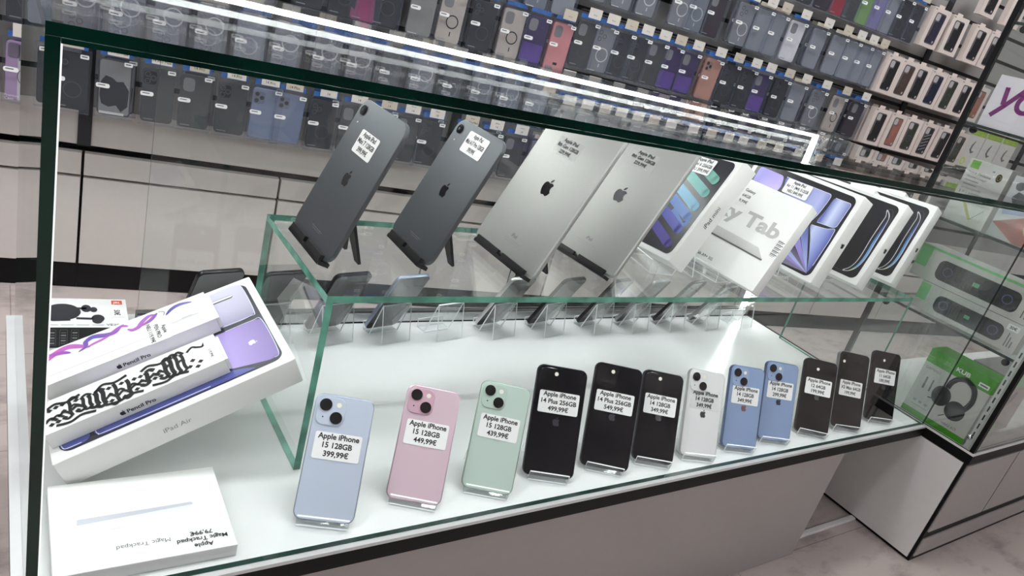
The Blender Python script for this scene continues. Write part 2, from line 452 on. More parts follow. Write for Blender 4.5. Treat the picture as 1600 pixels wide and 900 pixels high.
# ------------------------------------------------------------------ drawer cabinets along the back wall
ORD = ['first', 'second', 'third', 'fourth', 'fifth', 'sixth', 'seventh', 'eighth', 'ninth', 'tenth', 'eleventh', 'twelfth', 'thirteenth', 'fourteenth', 'fifteenth', 'sixteenth', 'seventeenth', 'eighteenth', 'nineteenth', 'twentieth']
def ordn(i):
    if i < 20: return ORD[i]
    t = ['twenty', 'thirty', 'forty', 'fifty'][i//10-2+0] if i % 10 != 9 else None
    n = i+1
    tens = {2: 'twenty', 3: 'thirty', 4: 'forty', 5: 'fifty'}[n//10]
    return {2: 'twentieth', 3: 'thirtieth', 4: 'fortieth', 5: 'fiftieth'}[n//10] if n % 10 == 0 else tens+'-'+ORD[n % 10-1]
for i in range(11):
    s0 = 0.1325-0.437*2+0.437*i; s1 = s0+0.437
    t = thing('drawer_cabinet', 'low white drawer cabinet, %s unit along the foot of the slatwall' % ordn(i), 'cabinet', WALLM @ Matrix.Translation(((s0+s1)/2, 0, 0)), 'drawer cabinets under the slatwall')
    w = 0.437/2
    MB().box(-w+0.0005, w-0.0005, 0.002, 0.343, -0.048, -0.021, 'black').box(-w+0.0005, w-0.0005, 0.002, 0.07, -0.021, -0.012, 'black').build('carcass', t)
    MB().box(-w+0.003, w-0.003, 0.294, 0.346, -0.02, 0, 'drawer').build('upper_drawer_front', t)
    MB().box(-w+0.003, w-0.003, 0.071, 0.287, -0.02, 0, 'drawer').build('lower_drawer_front', t)

# ------------------------------------------------------------------ glass counter case
L, D, H = 1.684, 0.540, 0.517
case = thing('glass_display_counter', 'long glass display counter with green glass edges, white deck and black trim', 'display counter', Matrix.Translation((0, 0, DZ)))
MB().box(-0.0165, L+0.001, -0.0135, D+0.020, -0.005, 0, 'deck').build('deck', case, smooth=False)
MB().box(-0.0165, L+0.001, -0.0135, D+0.020, -0.027, -0.0052, 'black').build('trim_band', case, smooth=False)
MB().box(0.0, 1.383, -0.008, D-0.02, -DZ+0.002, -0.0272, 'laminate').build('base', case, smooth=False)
HT = 0.5215                                   # top of the top pane
MB().box(-0.0065, 0.0025, -0.0065, D, 0.0003, HT-0.0092, 'glass', mats=['glass', 'glass', 'gedge', 'gedge', 'gedge', 'gedge']).build('left_pane', case, smooth=False)
MB().box(L-0.010, L, -0.0065, D, 0.0003, HT-0.0092, 'glass', mats=['glass', 'glass', 'gedge3', 'gedge3', 'gedge3', 'gedge3']).build('right_pane', case, smooth=False)
MB().box(0.0027, L-0.0102, -0.0065, 0.0005, 0.0003, HT-0.0132, 'frontglass', mats=['frontglass', 'frontglass', 'frontglass', 'frontglass', 'gedge', 'frontglass']).build('front_pane', case, smooth=False)
MB().box(0.0027, L-0.0102, -0.0065, 0.0005, HT-0.0130, HT-0.0092, 'gedge').build('bonded_edge', case, smooth=False)
MB().box(-0.0065, L, -0.0065, D, HT-0.009, HT, 'glass', mats=['gedge', 'gedge3', 'gedge', 'glass', 'glass', 'glass']).build('top_pane', case, smooth=False)
pane('sliding_pane', case, 0.15, 0.86, 0.519, 0.523, 0.021, HT-0.040, edge='gedge3')
pane('sliding_pane', case, 0.84, L-0.0105, 0.5275, 0.5315, 0.021, HT-0.040, edge='gedge3')
tk = MB().box(0.15, L-0.0105, 0.515, 0.5385, 0.0003, 0.004, 'alu')
for y0, y1 in ((0.515, 0.5172), (0.5246, 0.5260), (0.5362, 0.5385)): tk.box(0.15, L-0.0105, y0, y1, 0.004, 0.02, 'alu')
tk.box(0.15, L-0.0105, 0.5142, 0.5149, 0.0003, 0.003, 'black').build('sliding_track', case, smooth=False)
MB().box(0.846, 0.858, 0.5145, 0.5185, 0.021, 0.16, 'darkgrey').build('door_handle', case)
MB().box(0.004, L-0.012, 0.0010, 0.0070, HT-0.0128, HT-0.0094, 'led2').build('led_strip', case)
MB().box(0.0028, 0.0042, 0.0010, 0.0040, 0.0005, HT-0.0132, 'led3').build('led_strip', case)
MB().box(0.004, L-0.0102, 0.5387, 0.5397, HT-0.0170, HT-0.0093, 'alu').box(L-0.0098-0.0122, L-0.0102, 0.5387, 0.5397, 0.0205, HT-0.0172, 'alu').build('added_led_shield', case, smooth=False)  # added backing plates, keep the strips' glow off the back wall
MB().box(0.006, L-0.012, 0.5285, 0.5385, HT-0.0168, HT-0.0095, 'led').build('led_strip', case)
MB().box(L-0.0215, L-0.0105, 0.5285, 0.5385, 0.0208, HT-0.0170, 'led').build('led_strip', case)

riser = thing('glass_riser_shelf', 'long clear glass riser shelf with sea green edges standing on the white deck', 'shelf', Matrix.Translation((0, 0, DZ)))
XL, XR, YF, YB, SH = 0.2822, 1.667, 0.1335, 0.390, 0.2497
pane('shelf_top', riser, XL, XR, YF, YB, SH-0.009, SH, edge='gedge2')
pane('side_panel', riser, XL, XL+0.009, YF, YB, 0.0003, SH-0.0092, edge='gedge2')
pane('side_panel', riser, XR-0.009, XR, YF, YB, 0.0003, SH-0.0092, edge='gedge2')
SH += 0.0004

# ------------------------------------------------------------------ acrylic easels
def easel(name, label, x, y, zs, yaw, tilt, w, face_h, thick, apex, depth, group, lip=0.017, mat='acrylic', th=0.0015):
    """clear easel: lip, base plate, sloping rest and rear leg; (x,y) is the bottom centre of the leaning face, zs the surface below (from deck)"""
    rx = Vector((math.cos(yaw), math.sin(yaw), 0)); bk = Vector((-math.sin(yaw), math.cos(yaw), 0))
    T = Matrix((rx, bk, Vector((0, 0, 1)))).transposed().to_4x4()
    t = thing(name, label, 'display stand', Matrix.Translation((x, y, zs+DZ)) @ T, group)
    ct, st = math.cos(tilt), math.sin(tilt)
    ax = (apex-face_h+thick*st)*math.tan(tilt)+thick*ct+thick*st*0+0.0016     # rear face of the thing at height apex
    ax = thick*ct+(apex-(face_h-thick*st))*math.tan(tilt)+0.0022
    def board(p, q, mb, th=0.0024):
        dx, dz = q[0]-p[0], q[1]-p[1]; l = math.hypot(dx, dz); nx, nz = -dz/l*th/2, dx/l*th/2
        V = [(X, p[0]+s*nx, p[1]+s*nz) for X in (-w/2, w/2) for s in (-1, 1)]+[(X, q[0]+s*nx, q[1]+s*nz) for X in (-w/2, w/2) for s in (-1, 1)]
        # 0:(-,p-)1:(-,p+)2:(+,p-)3:(+,p+)4:(-,q-)5:(-,q+)6:(+,q-)7:(+,q+)
        mb.add(V, [(0, 4, 6, 2), (1, 3, 7, 5)], mat); mb.add(V, [(0, 2, 3, 1), (4, 5, 7, 6), (0, 1, 5, 4), (2, 6, 7, 3)], 'aedge')
        return mb
    b0 = th/2+0.0003
    c = max(ax-0.022*apex/0.07, 0.012)
    board((-0.0030, b0), (c, b0), MB(), th).build('base_plate', t, smooth=False)
    board((-0.0032, b0+0.0005), (-0.0032-lip*0.12, lip), MB()).build('front_lip', t, smooth=False)
    mb = board((c, b0+.0006), (ax, apex), MB()); mb.build('back_rest', t, smooth=False)
    board((ax+0.0008, apex-0.001), (ax+depth, b0+.0006), MB()).build('rear_leg', t, smooth=False)
    return t

def sticker_lines(st, lines, cx, cy, w, h, z, mat='ink', frac=0.285, fill=0.88):
    """centred lines of one size, condensed together so that the longest fits"""
    size = h*frac; n = len(lines)
    wmax = max(text_mesh(l, .028)[2] for l in lines)*size
    sx = min(1.12, w*fill/wmax)
    for i, ln in enumerate(lines):
        st.text(ln, cx, cy+h*(0.5-(i+0.74)/n*0.96), size, z, mat, bold=0.028, sx=sx)

# ------------------------------------------------------------------ phones
PH = {}
def phone_mats(key, back, frame, rough=0.22, coat=0.5, logo_c=None, plate=None):
    PH[key] = (pm(key+' phone back', back, rough, coat=coat, spec=0.5 if sum(back) > 200 else 0.12, var=0.01, scale=8), pm(key+' phone frame', frame, 0.3, 0.7, var=0), pm(key+' phone logo', logo_c or tuple(int(c*.9) for c in back), 0.3, 0.0, var=0), pm(key+' phone camera plate', plate or back, 0.08, coat=0.7, var=0))
phone_mats('light blue', (188, 197, 213), (150, 160, 176), 0.4, 0.1, (183, 192, 208), (196, 205, 220))
phone_mats('pink', (209, 183, 193), (190, 160, 172), 0.4, 0.1, (203, 176, 187), (208, 168, 183))
phone_mats('green', (188, 206, 195), (160, 178, 166), 0.4, 0.1, (178, 196, 186), (186, 206, 193))
phone_mats('midnight', (7, 8, 14), (30, 31, 40), 0.12, 0.15, (52, 52, 60), (6, 7, 12))
phone_mats('white', (232, 233, 232), (205, 205, 203), 0.15, 0.6, (52, 52, 54), (226, 227, 226))
phone_mats('sky blue', (140, 161, 197), (100, 122, 158), 0.25, 0.1, (128, 122, 138), (154, 174, 206))
phone_mats('black', (13, 12, 14), (34, 33, 36), 0.14, 0.15, (40, 39, 42), (11, 10, 12))
phone_mats('grey', (22, 21, 23), (150, 150, 152), 0.14, 0.2, (34, 33, 36), (16, 16, 18))

def phone(label, x, y, z, yaw, tilt, roll, w, h, key, cam_kind, lines, sy, group, th=0.0078, sw=0.057, shh=0.031, clear=False, sxo=0.0, logo_mat=None):
    T = face_matrix(x, y, z, yaw, tilt, roll)
    t = thing('smartphone', label, 'phone', T, group)
    back, frame, lg, plate = PH[key]
    b = MB().rslab(0, h/2, w, h, 0.0105, -th, 0, 0.0014, back, frame, M['screen'], 8)
    if logo_mat is not None or key not in ('light blue', 'pink'): pass
    logo(b, 0, h*0.5, 0.0135, 0.00025, logo_mat or lg)
    b.build('body', t)
    MB().rslab(w/2+0.0001, h*0.67, 0.0006, 0.011, 0.0003, -th*0.65, -th*0.35, 0.0001, frame).build('side_button', t)
    cx, cy = -w/2+0.0205, h-0.0205
    if cam_kind == 'pill':
        cam_o = MB().rslab(-w/2+0.0125, h-0.0215, 0.0115, 0.031, 0.0057, 0.0002, 0.0012, 0.0003, plate).build('camera_module', t)
        ls = [(-w/2+0.0125, h-0.0125), (-w/2+0.0125, h-0.0305)]; fl = (-w/2+0.0125, h-0.0215); lr = 0.0046
    else:
        cam_o = MB().rslab(cx, cy, 0.0335, 0.0335, 0.0092, 0.0002, 0.0014, 0.0006, plate).build('camera_module', t)
        if cam_kind == 'diag': ls = [(cx-0.0072, cy+0.0072), (cx+0.0072, cy-0.0072)]; fl = (cx+0.0085, cy+0.0085)
        else: ls = [(cx-0.0070, cy+0.0078), (cx-0.0070, cy-0.0078)]; fl = (cx+0.0085, cy+0.001)
        lr = 0.0074
    for lx, ly in ls:
        MB().cyl(lx, ly, lr, 0.0013, 0.0028, plate if key in ('midnight', 'black', 'grey') else frame, 'lens', 24).cyl(lx, ly, lr*0.86, 0.0028, 0.0031, 'lens', seg=24).build('lens', cam_o)
    MB().cyl(fl[0], fl[1], 0.0030, 0.0010, 0.0017, 'flash', seg=16).build('flash', cam_o)
    if cam_kind == 'diag': MB().disc(cx-0.0085, cy-0.0075, 0.0009, 0.0016, 'lens', 10).build('microphone_hole', cam_o)
    st = MB()
    if clear: st.poly(rrect(sxo, h*sy, sw, shh, .0025), .0005, 'sticker_clear')
    else: st.rslab(sxo, h*sy, sw, shh, 0.0025, 0.0003, 0.00055, 0.00005, M['sticker'])
    sticker_lines(st, lines, sxo, h*sy, sw, shh, 0.0007)
    st.build('price_sticker', t)
    return t

PG = 'smartphones on acrylic stands in the front row'
FR = [
 ('light blue smartphone with a 399,99€ sticker, nearest the white trackpad box', .2831, .0253, -.4221, .6457, -.005, 71.6, 147.6, 'light blue', 'diag', ['Apple iPhone', '15 128GB', '399,99€'], .585),
 ('pink smartphone with a 449,99€ sticker standing beside the light blue phone', .4034, .0306, -.5199, .6513, .015, 71.6, 147.6, 'pink', 'diag', ['Apple iPhone', '15 128GB', '449,99€'], .585),
 ('pale green smartphone with a 439,99€ sticker standing beside the pink phone', .5122, .0259, -.5082, .58, -.008, 71.6, 147.6, 'green', 'diag', ['Apple iPhone', '15 128GB', '439,99€'], .585),
 ('large glossy black smartphone with a 499,99€ sticker beside the pale green phone', .6227, .0317, -.4374, .5264, .01, 78.1, 160.8, 'midnight', 'diag', ['Apple iPhone', '14 Plus 256GB', '499,99€'], .668),
 ('large glossy black smartphone with a 549,99€ sticker between two other black phones', .7291, .028, -.5316, .5609, .02, 78.1, 160.8, 'midnight', 'diag', ['Apple iPhone', '14 Plus 256GB', '549,99€'], .635),
 ('glossy black smartphone with a 349,99€ sticker standing beside the white phone', .8295, .0225, -.4743, .5604, -.0018, 71.5, 146.7, 'midnight', 'diag', ['Apple iPhone', '14 128GB', '349,99€'], .63),
 ('white smartphone with two black camera lenses and a dark logo', .931, .0150, -.3443, .5085, -.035, 71.5, 146.7, 'white', 'diag', ['Apple iPhone', '14 128GB', '349,99€'], .655),
 ('blue smartphone with a 349,99€ sticker standing next to the white phone', 1.042, .0165, -.3522, .4801, -.02, 71.5, 146.7, 'sky blue', 'diag', ['Apple iPhone', '14 128GB', '349,99€'], .645),
 ('blue smartphone with a 299,99€ sticker, the second blue one after the white phone', 1.1485, .0201, -.3736, .4618, -.01, 71.5, 146.7, 'sky blue', 'diag', ['Apple iPhone', '14 128GB', '299,99€'], .645),
 ('black smartphone with a 199,99€ sticker standing beside the second blue phone', 1.267, .0179, -.5248, .5036, .006, 71.5, 146.7, 'black', 'vert', ['Apple iPhone', '12 64GB', '199,99€'], .63),
 ('tall dark grey smartphone with a shiny frame and a 199,99€ sticker set low', 1.383, .0150, -.37, .4752, -.045, 77.4, 157.5, 'grey', 'pill', ['Apple iPhone', 'XS Max 64GB', '199,99€'], .525),
 ('black smartphone with a 189,99€ sticker, last of the row beside the tower', 1.5266, .0201, -.352, .4516, -.03, 75.7, 150.9, 'black', 'vert', ['Apple iPhone', '11 64GB', '189,99€'], .64),
]
NICK = ['light blue phone', 'pink phone', 'pale green phone', 'black phone priced 499,99€', 'black phone priced 549,99€', 'black phone priced 349,99€', 'white phone', 'blue phone priced 349,99€', 'blue phone priced 299,99€', 'black phone priced 199,99€', 'tall dark grey phone', 'black phone priced 189,99€']
orange_logo = pm('rose reflecting logo', (150, 104, 98), 0.2, 0.4, var=0)
darkblue_logo = pm('dark blue logo', (58, 68, 92), 0.2, 0.4, var=0)
for i, r in enumerate(FR):
    lab, x, y, yaw, tilt, roll, w, h, key, ck, lines, sy = r
    x += (x+.0325)/.61*.0022; y += .0022
    need = max(w/2000-.004, .030)*abs(math.sin(yaw))+.0062-y
    if need > 0: x += need*(x+.0325)/(y+.5857); y += need
    phone(lab, x, y, .0068, yaw, tilt, roll, w/1000, h/1000, key, ck, lines, sy, PG, sw=0.062 if w > 77 and key == 'midnight' else 0.056, shh=0.032, clear=(key == 'white'), logo_mat={7: orange_logo, 8: darkblue_logo}.get(i))
    easel('acrylic_phone_stand', 'clear acrylic easel holding up the %s' % NICK[i], x, y, 0.0, yaw, tilt, 0.06, .0068, .0078, 0.068, 0.018, 'acrylic phone stands in the front row')

# back row: the phones face the wall, their dark screens are turned to us behind the acrylic
BR = [(-1, .215, .425, 'black'), (0, .312, .430, 'black'), (1, .424, .430, 'midnight'), (2, .534, .4185, 'light blue'),
      (3, .648, .424, None), (4, .774, .424, 'white'), (5, .904, .430, 'black'), (6, 1.042, .430, 'black'), (7, 1.159, .427, 'grey'), (8, 1.284, .429, 'black'), (9, 1.414, .427, 'grey'), (10, 1.552, .422, None)]
_k = 0
for idx, ax, ay, key in BR:
    x, y = ax+0.0158, min(ay+0.0770, .4985)
    yaw, tilt = pi+0.20, 0.45
    if key is not None:
        _k += 1
        lab = '%s smartphone facing the back wall, %s of the rear row past the earbud box' % ({'white': 'pale', 'light blue': 'silvery', 'grey': 'dark grey'}.get(key, 'black'), ORD[_k-1])
        phone(lab, x, y, .009, yaw, tilt, 0, .0716, .1476, key, 'diag', ['Apple iPhone'], .6, 'smartphones in the rear row facing the wall')
    easel('acrylic_phone_stand', 'clear acrylic easel, %s of the rear row from the earbud box%s' % (ORD[idx+1], ', empty' if key is None else ''), x, y, 0.0, yaw, tilt, 0.062, .009, .0078, 0.070, 0.018, 'acrylic phone stands in the rear row')

# ------------------------------------------------------------------ tablets on black stands
M['tabgrey'] = pm('space grey aluminium', (98, 101, 105), 0.5, 0.8, var=0.02, scale=300)
M['tabsilver'] = pm('silver aluminium', (172, 172, 168), 0.5, 0.6, var=0.02, scale=300)
M['mirrorlogo'] = pm('mirror logo', (58, 58, 62), 0.05, 0.9, var=0)
M['mirrorlogo2'] = pm('bright mirror logo', (150, 154, 160), 0.05, 1.0, var=0)
def tablet(label, x, y, z, yaw, tilt, roll, w, h, th, mat, lines, sx_, sy_, sw, shh, edge_r, lens_r, logo_m, stand_label, sticker='sticker'):
    T = face_matrix(x, y, z, yaw, tilt, roll)
    t = thing('tablet', label, 'tablet', T, 'tablets on the glass riser')
    b = MB().rslab(0, h/2, w, h, 0.017 if w < .15 else 0.011, -th, 0, edge_r, mat, mat, M['screen'], 8)
    logo(b, 0, h*0.5, h*0.115, 0.0003, logo_m)
    b.text('iPad', 0, h*0.135, 0.0085 if w > .15 else 0.007, 0.0003, 'midink')
    b.rect(-w*0.13, w*0.13, h*0.112, h*0.1145, 0.0003, 'greyink'); b.rect(-w*0.10, w*0.10, h*0.099, h*0.101, 0.0003, 'greyink')
    b.build('body', t)
    lx, ly = -w/2+0.0155, h-0.0155
    if lens_r < 0.005: lx, ly = -w/2+0.013, h-0.013
    MB().cyl(lx, ly, lens_r, 0.0002, 0.0018 if lens_r > .005 else 0.0006, 'steel', 'lens', 24).cyl(lx, ly, lens_r*.72, 0.0012, 0.0021 if lens_r > .005 else 0.0014, 'lens', seg=20).disc(lx, ly, lens_r*.3, 0.0023 if lens_r > .005 else .0016, 'steel', 12).build('camera_lens', t)
    MB().disc(lx+0.001, ly-0.017, 0.0011, 0.0004, 'flash' if lens_r > .005 else 'lens', 10).build('microphone_hole', t)
    MB().rslab(w/2+0.0002, h*0.80, 0.0008, 0.04, 0.0004, -th*.7, -th*.3, 0.0001, mat).build('volume_buttons', t)
    st = MB()
    if sticker == 'sticker_clear': st.poly(rrect(sx_, sy_, sw, shh, .003), .0005, sticker)
    else: st.rslab(sx_, sy_, sw, shh, 0.003, 0.0003, 0.0006, 0.00005, sticker)
    sticker_lines(st, lines, sx_, sy_, sw, shh, 0.0008)
    st.build('price_sticker', t)
    # black folding stand
    s = thing('tablet_stand', stand_label, 'tablet stand', T, 'black folding tablet stands')
    inv = T.inverted(); sw2 = w*0.33
    lp = MB().box(-sw2*1.25, sw2*1.25, -0.0066, -0.0012, -th-0.004, 0.0062, 'rubber')
    lp.box(-sw2*1.2, -sw2*0.10, -0.0066, 0.0060, 0.0012, 0.0062, 'rubber').box(sw2*0.10, sw2*1.2, -0.0066, 0.0060, 0.0012, 0.0062, 'rubber')
    lp.build('front_lip', s)
    MB().rslab(0, 0.042, sw2*1.5, 0.09, 0.012, -th-0.0045, -th-0.0008, 0.0006, 'rubber').build('back_plate', s)
    # rear leg reaches down to the shelf behind
    foot_w = T @ Vector((0, 0.0, -th)); back_dir = Vector((-math.sin(yaw), math.cos(yaw), 0))
    fz = SH+DZ+0.0012
    top_l = Vector((0, 0.078, -th-0.0055)); top_w = T @ top_l
    ft = Vector((top_w.x, top_w.y, fz))+back_dir*0.022
    lg = MB(); q = inv @ ft
    d = (q-top_l).normalized(); nrm = d.cross(Vector((1, 0, 0))).normalized()*0.002
    a, bb = sw2*0.42, sw2*0.70
    V = [top_l+Vector((-a, 0, 0))+nrm, top_l+Vector((a, 0, 0))+nrm, q+Vector((bb, 0, 0))+nrm, q+Vector((bb*.55, 0, 0))+nrm, top_l.lerp(q, .55)+nrm, q+Vector((-bb*.55, 0, 0))+nrm, q+Vector((-bb, 0, 0))+nrm]
    lg.loops([[tuple(p-2*nrm) for p in V], [tuple(p) for p in V]], 'rubber', 'rubber', 'rubber')
    lg.build('rear_leg', s)
    return t
tablet('small space grey tablet with a 399,99€ sticker, first on the glass riser', .2950, .2519, .2657, -1.5517, .3619, .0, .1348, .1954, .0063, M['tabgrey'], ['Apple iPad', 'Mini 7 128GB', '399,99€'], .0, .1445, .0545, .0315, .0009, .0068, M['lens'], 'black folding stand under the first small grey tablet')
tablet('small space grey tablet, second on the riser, with an A17 Pro sticker', .438, .2561, .2631, -1.6146, .3847, .0191, .1348, .1954, .0063, M['tabgrey'], ['Apple iPad', 'Mini A17 Pro 128GB', '399,99€'], .0045, .1702, .0575, .0315, .0009, .0068, M['mirrorlogo'], 'black folding stand under the second small grey tablet')
tablet('large silver tablet standing next to the second small grey tablet', .5934, .2472, .2615, -1.5821, .4047, .0108, .1741, .2506, .0075, M['tabsilver'], ['Apple iPad', '8th Gen 128GB', '229,99€'], -.0110, .1895, .0590, .0290, .0034, .0042, M['mirrorlogo'], 'black folding stand under the large silver tablet next to the grey tablets', 'sticker_clear')
tablet('large silver tablet standing in front of the boxed tablet with painted loops', .7461, .2512, .264, -1.4969, .4573, .0133, .1741, .2506, .0075, M['tabsilver'], ['Apple iPad', '8th Gen 128GB', '229,99€'], -.0020, .1915, .0585, .0290, .0034, .0042, M['mirrorlogo2'], 'black folding stand under the silver tablet beside the painted loop box', 'sticker_clear')

# ------------------------------------------------------------------ boxed tablets on the riser
def carton(name, label, cat, T, w, h, d, group=None, r=0.002, mat='card', origin='bottom'):
    """white carton; face at z=0, body behind; local origin bottom centre of the face"""
    t = thing(name, label, cat, T, group)
    b = MB().rslab(0, h/2, w, h, r, -d, 0, 0.0012, mat, mat, mat, 3)
    return t, b
BG = 'boxed tablets on the glass riser'
SIDE = Matrix(((0, 0, 1, 0), (0, 1, 0, 0), (-1, 0, 0, 0), (0, 0, 0, 1)))   # art on the right side: x -> -z, z -> +x

# painted-loop box (small tablet)
w, h, d = .152, .213, .039
T = face_matrix(.9102, .2695, .2785, -1.7693, .4679, .1197)
t, b = carton('tablet_box', 'white tablet box showing a dark screen painted with teal and violet loops', 'box', T, w, h, d, BG)
b.poly(rrect(0, h/2, w-0.018, h-0.020, .012), .0003, pm('dark printed screen', (44, 43, 50), 0.3, var=0.05))
LC = [(78, 66, 150), (72, 78, 176), (76, 120, 190), (98, 160, 192), (98, 166, 160), (112, 174, 158)]
for i, ye in enumerate((.028, .058, .084, .106, .135, .163)):
    lc = pm('loop paint %d' % i, LC[i], 0.35, var=0.10, scale=30)
    xe = .0465; x0 = -.050; y0 = ye+.034
    b.stroke([(x0, y0), (xe, ye)], .0175, .0005+.0001*i, lc); b.disc(xe, ye, .00875, .0005+.0001*i, lc, 20); b.disc(x0, y0, .00875, .0005+.0001*i, lc, 16)
    if i in (2,): b.stroke2([(xe-.004, ye+.004), (xe+.007, ye-.006), (xe+.002, ye-.017), (xe-.012, ye-.012), (xe-.045, ye+.004)], .009, .0004, lc)
b.text('iPad mini', .0225, .1045, 0.0122, w/2+.0004, 'ink', rot=pi/2, T=SIDE)
b.build('carton', t)
st = MB().rslab(-.004, .181, .057, .032, .003, .0016, .0019, .00005, 'sticker')
sticker_lines(st, ['Apple iPad', 'Mini 6 256GB', 'NEU 399,99€'], -.004, .181, .057, .032, .0021)
st.build('price_sticker', t)

# white landscape tablet box with grey lettering
w, h, d = .265, .179, .029
T = face_matrix(1.0348, .2504, .2700, -1.4879, .4116, -.0107)
t, b = carton('tablet_box', 'plain white tablet box with large grey lettering and a slim grey tablet picture', 'box', T, w, h, d, BG)
b.text('Galaxy Tab', .112, .0985, .038, .0004, 'paleink', 'r', bold=.035, sx=1.28)
pg = grad('printed grey slab', [(0, (190, 190, 187)), (1, (214, 214, 211))], 1, .056, .08)
b.poly([(-.060, .0770), (.093, .0735), (.1123, .0570), (-.060, .0595)], .0004, pg)
b.poly([(-.060, .0600), (.1123, .0575), (.1123, .0548), (-.060, .0565)], .0005, 'midink')
b.text('Tab A9+ 5G', .030, .0125, .0078, .0004, 'ink', 'r', bold=.01)
b.build('carton', t)
st = MB().rslab(-.004, .148, .064, .036, .003, .0003, .0005, .00004, 'card')
for i, ln in enumerate(['Galaxy', '64GB', '9,99€']): st.text(ln, .0040, .1555-.0112*i, .0080, .0007, 'ink', 'l', bold=.012)
st.build('price_sticker', t)
bc = MB().rect(.1165, .1320, .066, .104, .0004, 'sticker')
for i in range(16): bc.rect(.1180, .1180+.009+.003*(i % 3)*.7, .069+i*.0021, .069+i*.0021+(.0005+.0005*((i*7) % 3)), .0006, 'midink')
bc.build('barcode_label', t)

# petal-art box
AIRP = grad('petal violet', [(0, (120, 110, 190)), (.5, (178, 160, 222)), (1, (150, 138, 208))], 0, -.10, .0, 0.3)
AIRB = grad('petal blue', [(0, (96, 100, 180)), (.6, (176, 182, 226)), (.75, (96, 104, 178)), (.85, (206, 214, 242)), (1, (108, 118, 186))], 0, -.045, .116, 0.3)
AIRB2 = grad('petal blue fan', [(0, (176, 186, 226)), (.6, (120, 132, 196)), (1, (60, 66, 128))], 1, .02, .11, 0.3)
AIRB3 = grad('petal blue tall', [(0, (92, 100, 172)), (.25, (196, 206, 238)), (.7, (140, 152, 212)), (1, (84, 94, 166))], 0, .06, .117, 0.3)
AIRD = grad('petal dusk', [(0, (150, 140, 170)), (.5, (70, 66, 88)), (1, (30, 30, 40))], 1, .0, .11, 0.3)
SCR = pm('printed black screen', (30, 30, 34), 0.3, var=0.04)
LINE = pm('printed pale rim', (214, 218, 240), 0.35, var=0)
def petal_art(b, w, h):
    b.poly(rrect(0, h/2, w-.020, h-.016, .014), .0003, SCR)
    b.rpoly([(-.1125, .174), (-.049, .173), (-.042, .150), (-.052, .118), (-.112, .104)], .008, .0005, AIRP)
    b.rpoly([(-.045, .173), (.0685, .1735), (.0690, .160), (.0655, .128), (.058, .104), (.020, .112), (-.030, .140)], .010, .0005, AIRB)
    b.rpoly([(.0765, .1700), (.1155, .1708), (.1135, .1185), (.105, .1150), (.0695, .1130), (.0745, .140)], .007, .0005, AIRB)
    b.rpoly([(.0620, .1035), (.100, .1085), (.1145, .1160), (.1165, .090), (.1150, .030), (.1125, .0140), (.098, .045), (.078, .080)], .006, .0005, AIRB3)
    for k in range(7):
        a0 = .0605-.016*k; y0 = .1000-.0135*k
        b.poly([(a0, y0), (a0-.014, y0-.0125), (.1105, .0142), (.1122, .0146)], .0005+.00004*k, [AIRB2, AIRP, AIRD, AIRB2, AIRP, AIRD, AIRD][k])
    for pts in ([(.0765, .1700), (.1155, .1708), (.1135, .1185), (.105, .1150), (.0695, .1130)], [(.0620, .1035), (.100, .1085), (.1145, .1160), (.1165, .090), (.1150, .030)], [(-.045, .1732), (.0685, .1735), (.0690, .160), (.0655, .128), (.058, .104)]):
        b.stroke(round_poly(pts+pts[-2:0:-1], .006)[3:len(pts)*6-2], .0012, .0009, LINE)
w, h, d = .262, .193, .0409
T = face_matrix(1.2695, .2845, .2690, -1.5626, .2993, .014)
t, b = carton('tablet_box', 'white tablet box with a screen of glossy blue and violet petals on its face', 'box', T, w, h, d, BG)
petal_art(b, w, h)
lg = MB(); logo(lg, d*.62, .0935, .0135, w/2+.0004, 'ink', pi/2)
n0 = [SIDE @ Vector(v) for v in lg.v]; b.add([tuple(v) for v in n0], lg.f, 'ink')
b.build('carton', t)
st = MB().rslab(-.005, .1572, .061, .031, .003, .0016, .0019, .00005, 'sticker')
sticker_lines(st, ['Apple iPad', 'Air 11 (M4) 512GB', 'NEU 849,99€'], -.005, .1572, .061, .031, .0021)
st.build('price_sticker', t)

# two black-art boxes
RIB = grad('ribbon light', [(0, (226, 226, 96)), (.12, (120, 170, 220)), (.5, (84, 142, 210)), (.8, (52, 56, 132)), (1, (40, 40, 66))], 1, .02, .165, .3)
RIM = pm('printed silver rim', (206, 206, 210), 0.3, var=0)
def pro_art(b, w, h):
    b.poly(rrect(0, h/2, w-.020, h-.020, .013), .0003, SCR)
    p = smooth_path([(.0880, .0185), (.1000, .0265), (.1080, .0420), (.1105, .0650), (.1090, .1000), (.1085, .1350), (.1070, .1560), (.0985, .1690)], 6)
    b.stroke(p, .0135, .0005, RIM, taper=True)
    b.stroke([(x-.0002, y-.0002) for x, y in p[2:-2]], .0098, .0007, 'ink', taper=True)
    b.stroke([(x+.0030, y-.0008) for x, y in p[4:-6]], .0042, .0009, RIB, taper=True)
    b.stroke2([(.020, .030), (.055, .018), (.090, .0170)], .0009, .0005, 'midink')
    b.stroke2([(.100, .170), (.108, .1725), (.1155, .160), (.1175, .135)], .0008, .0005, 'midink')
    rd = pm('dark red print', (120, 60, 56), .35, var=0)
    b.stroke([(-.38*w, .86*h), (-.33*w, .88*h), (-.27*w, .87*h)], .004, .0005, rd, taper=True)
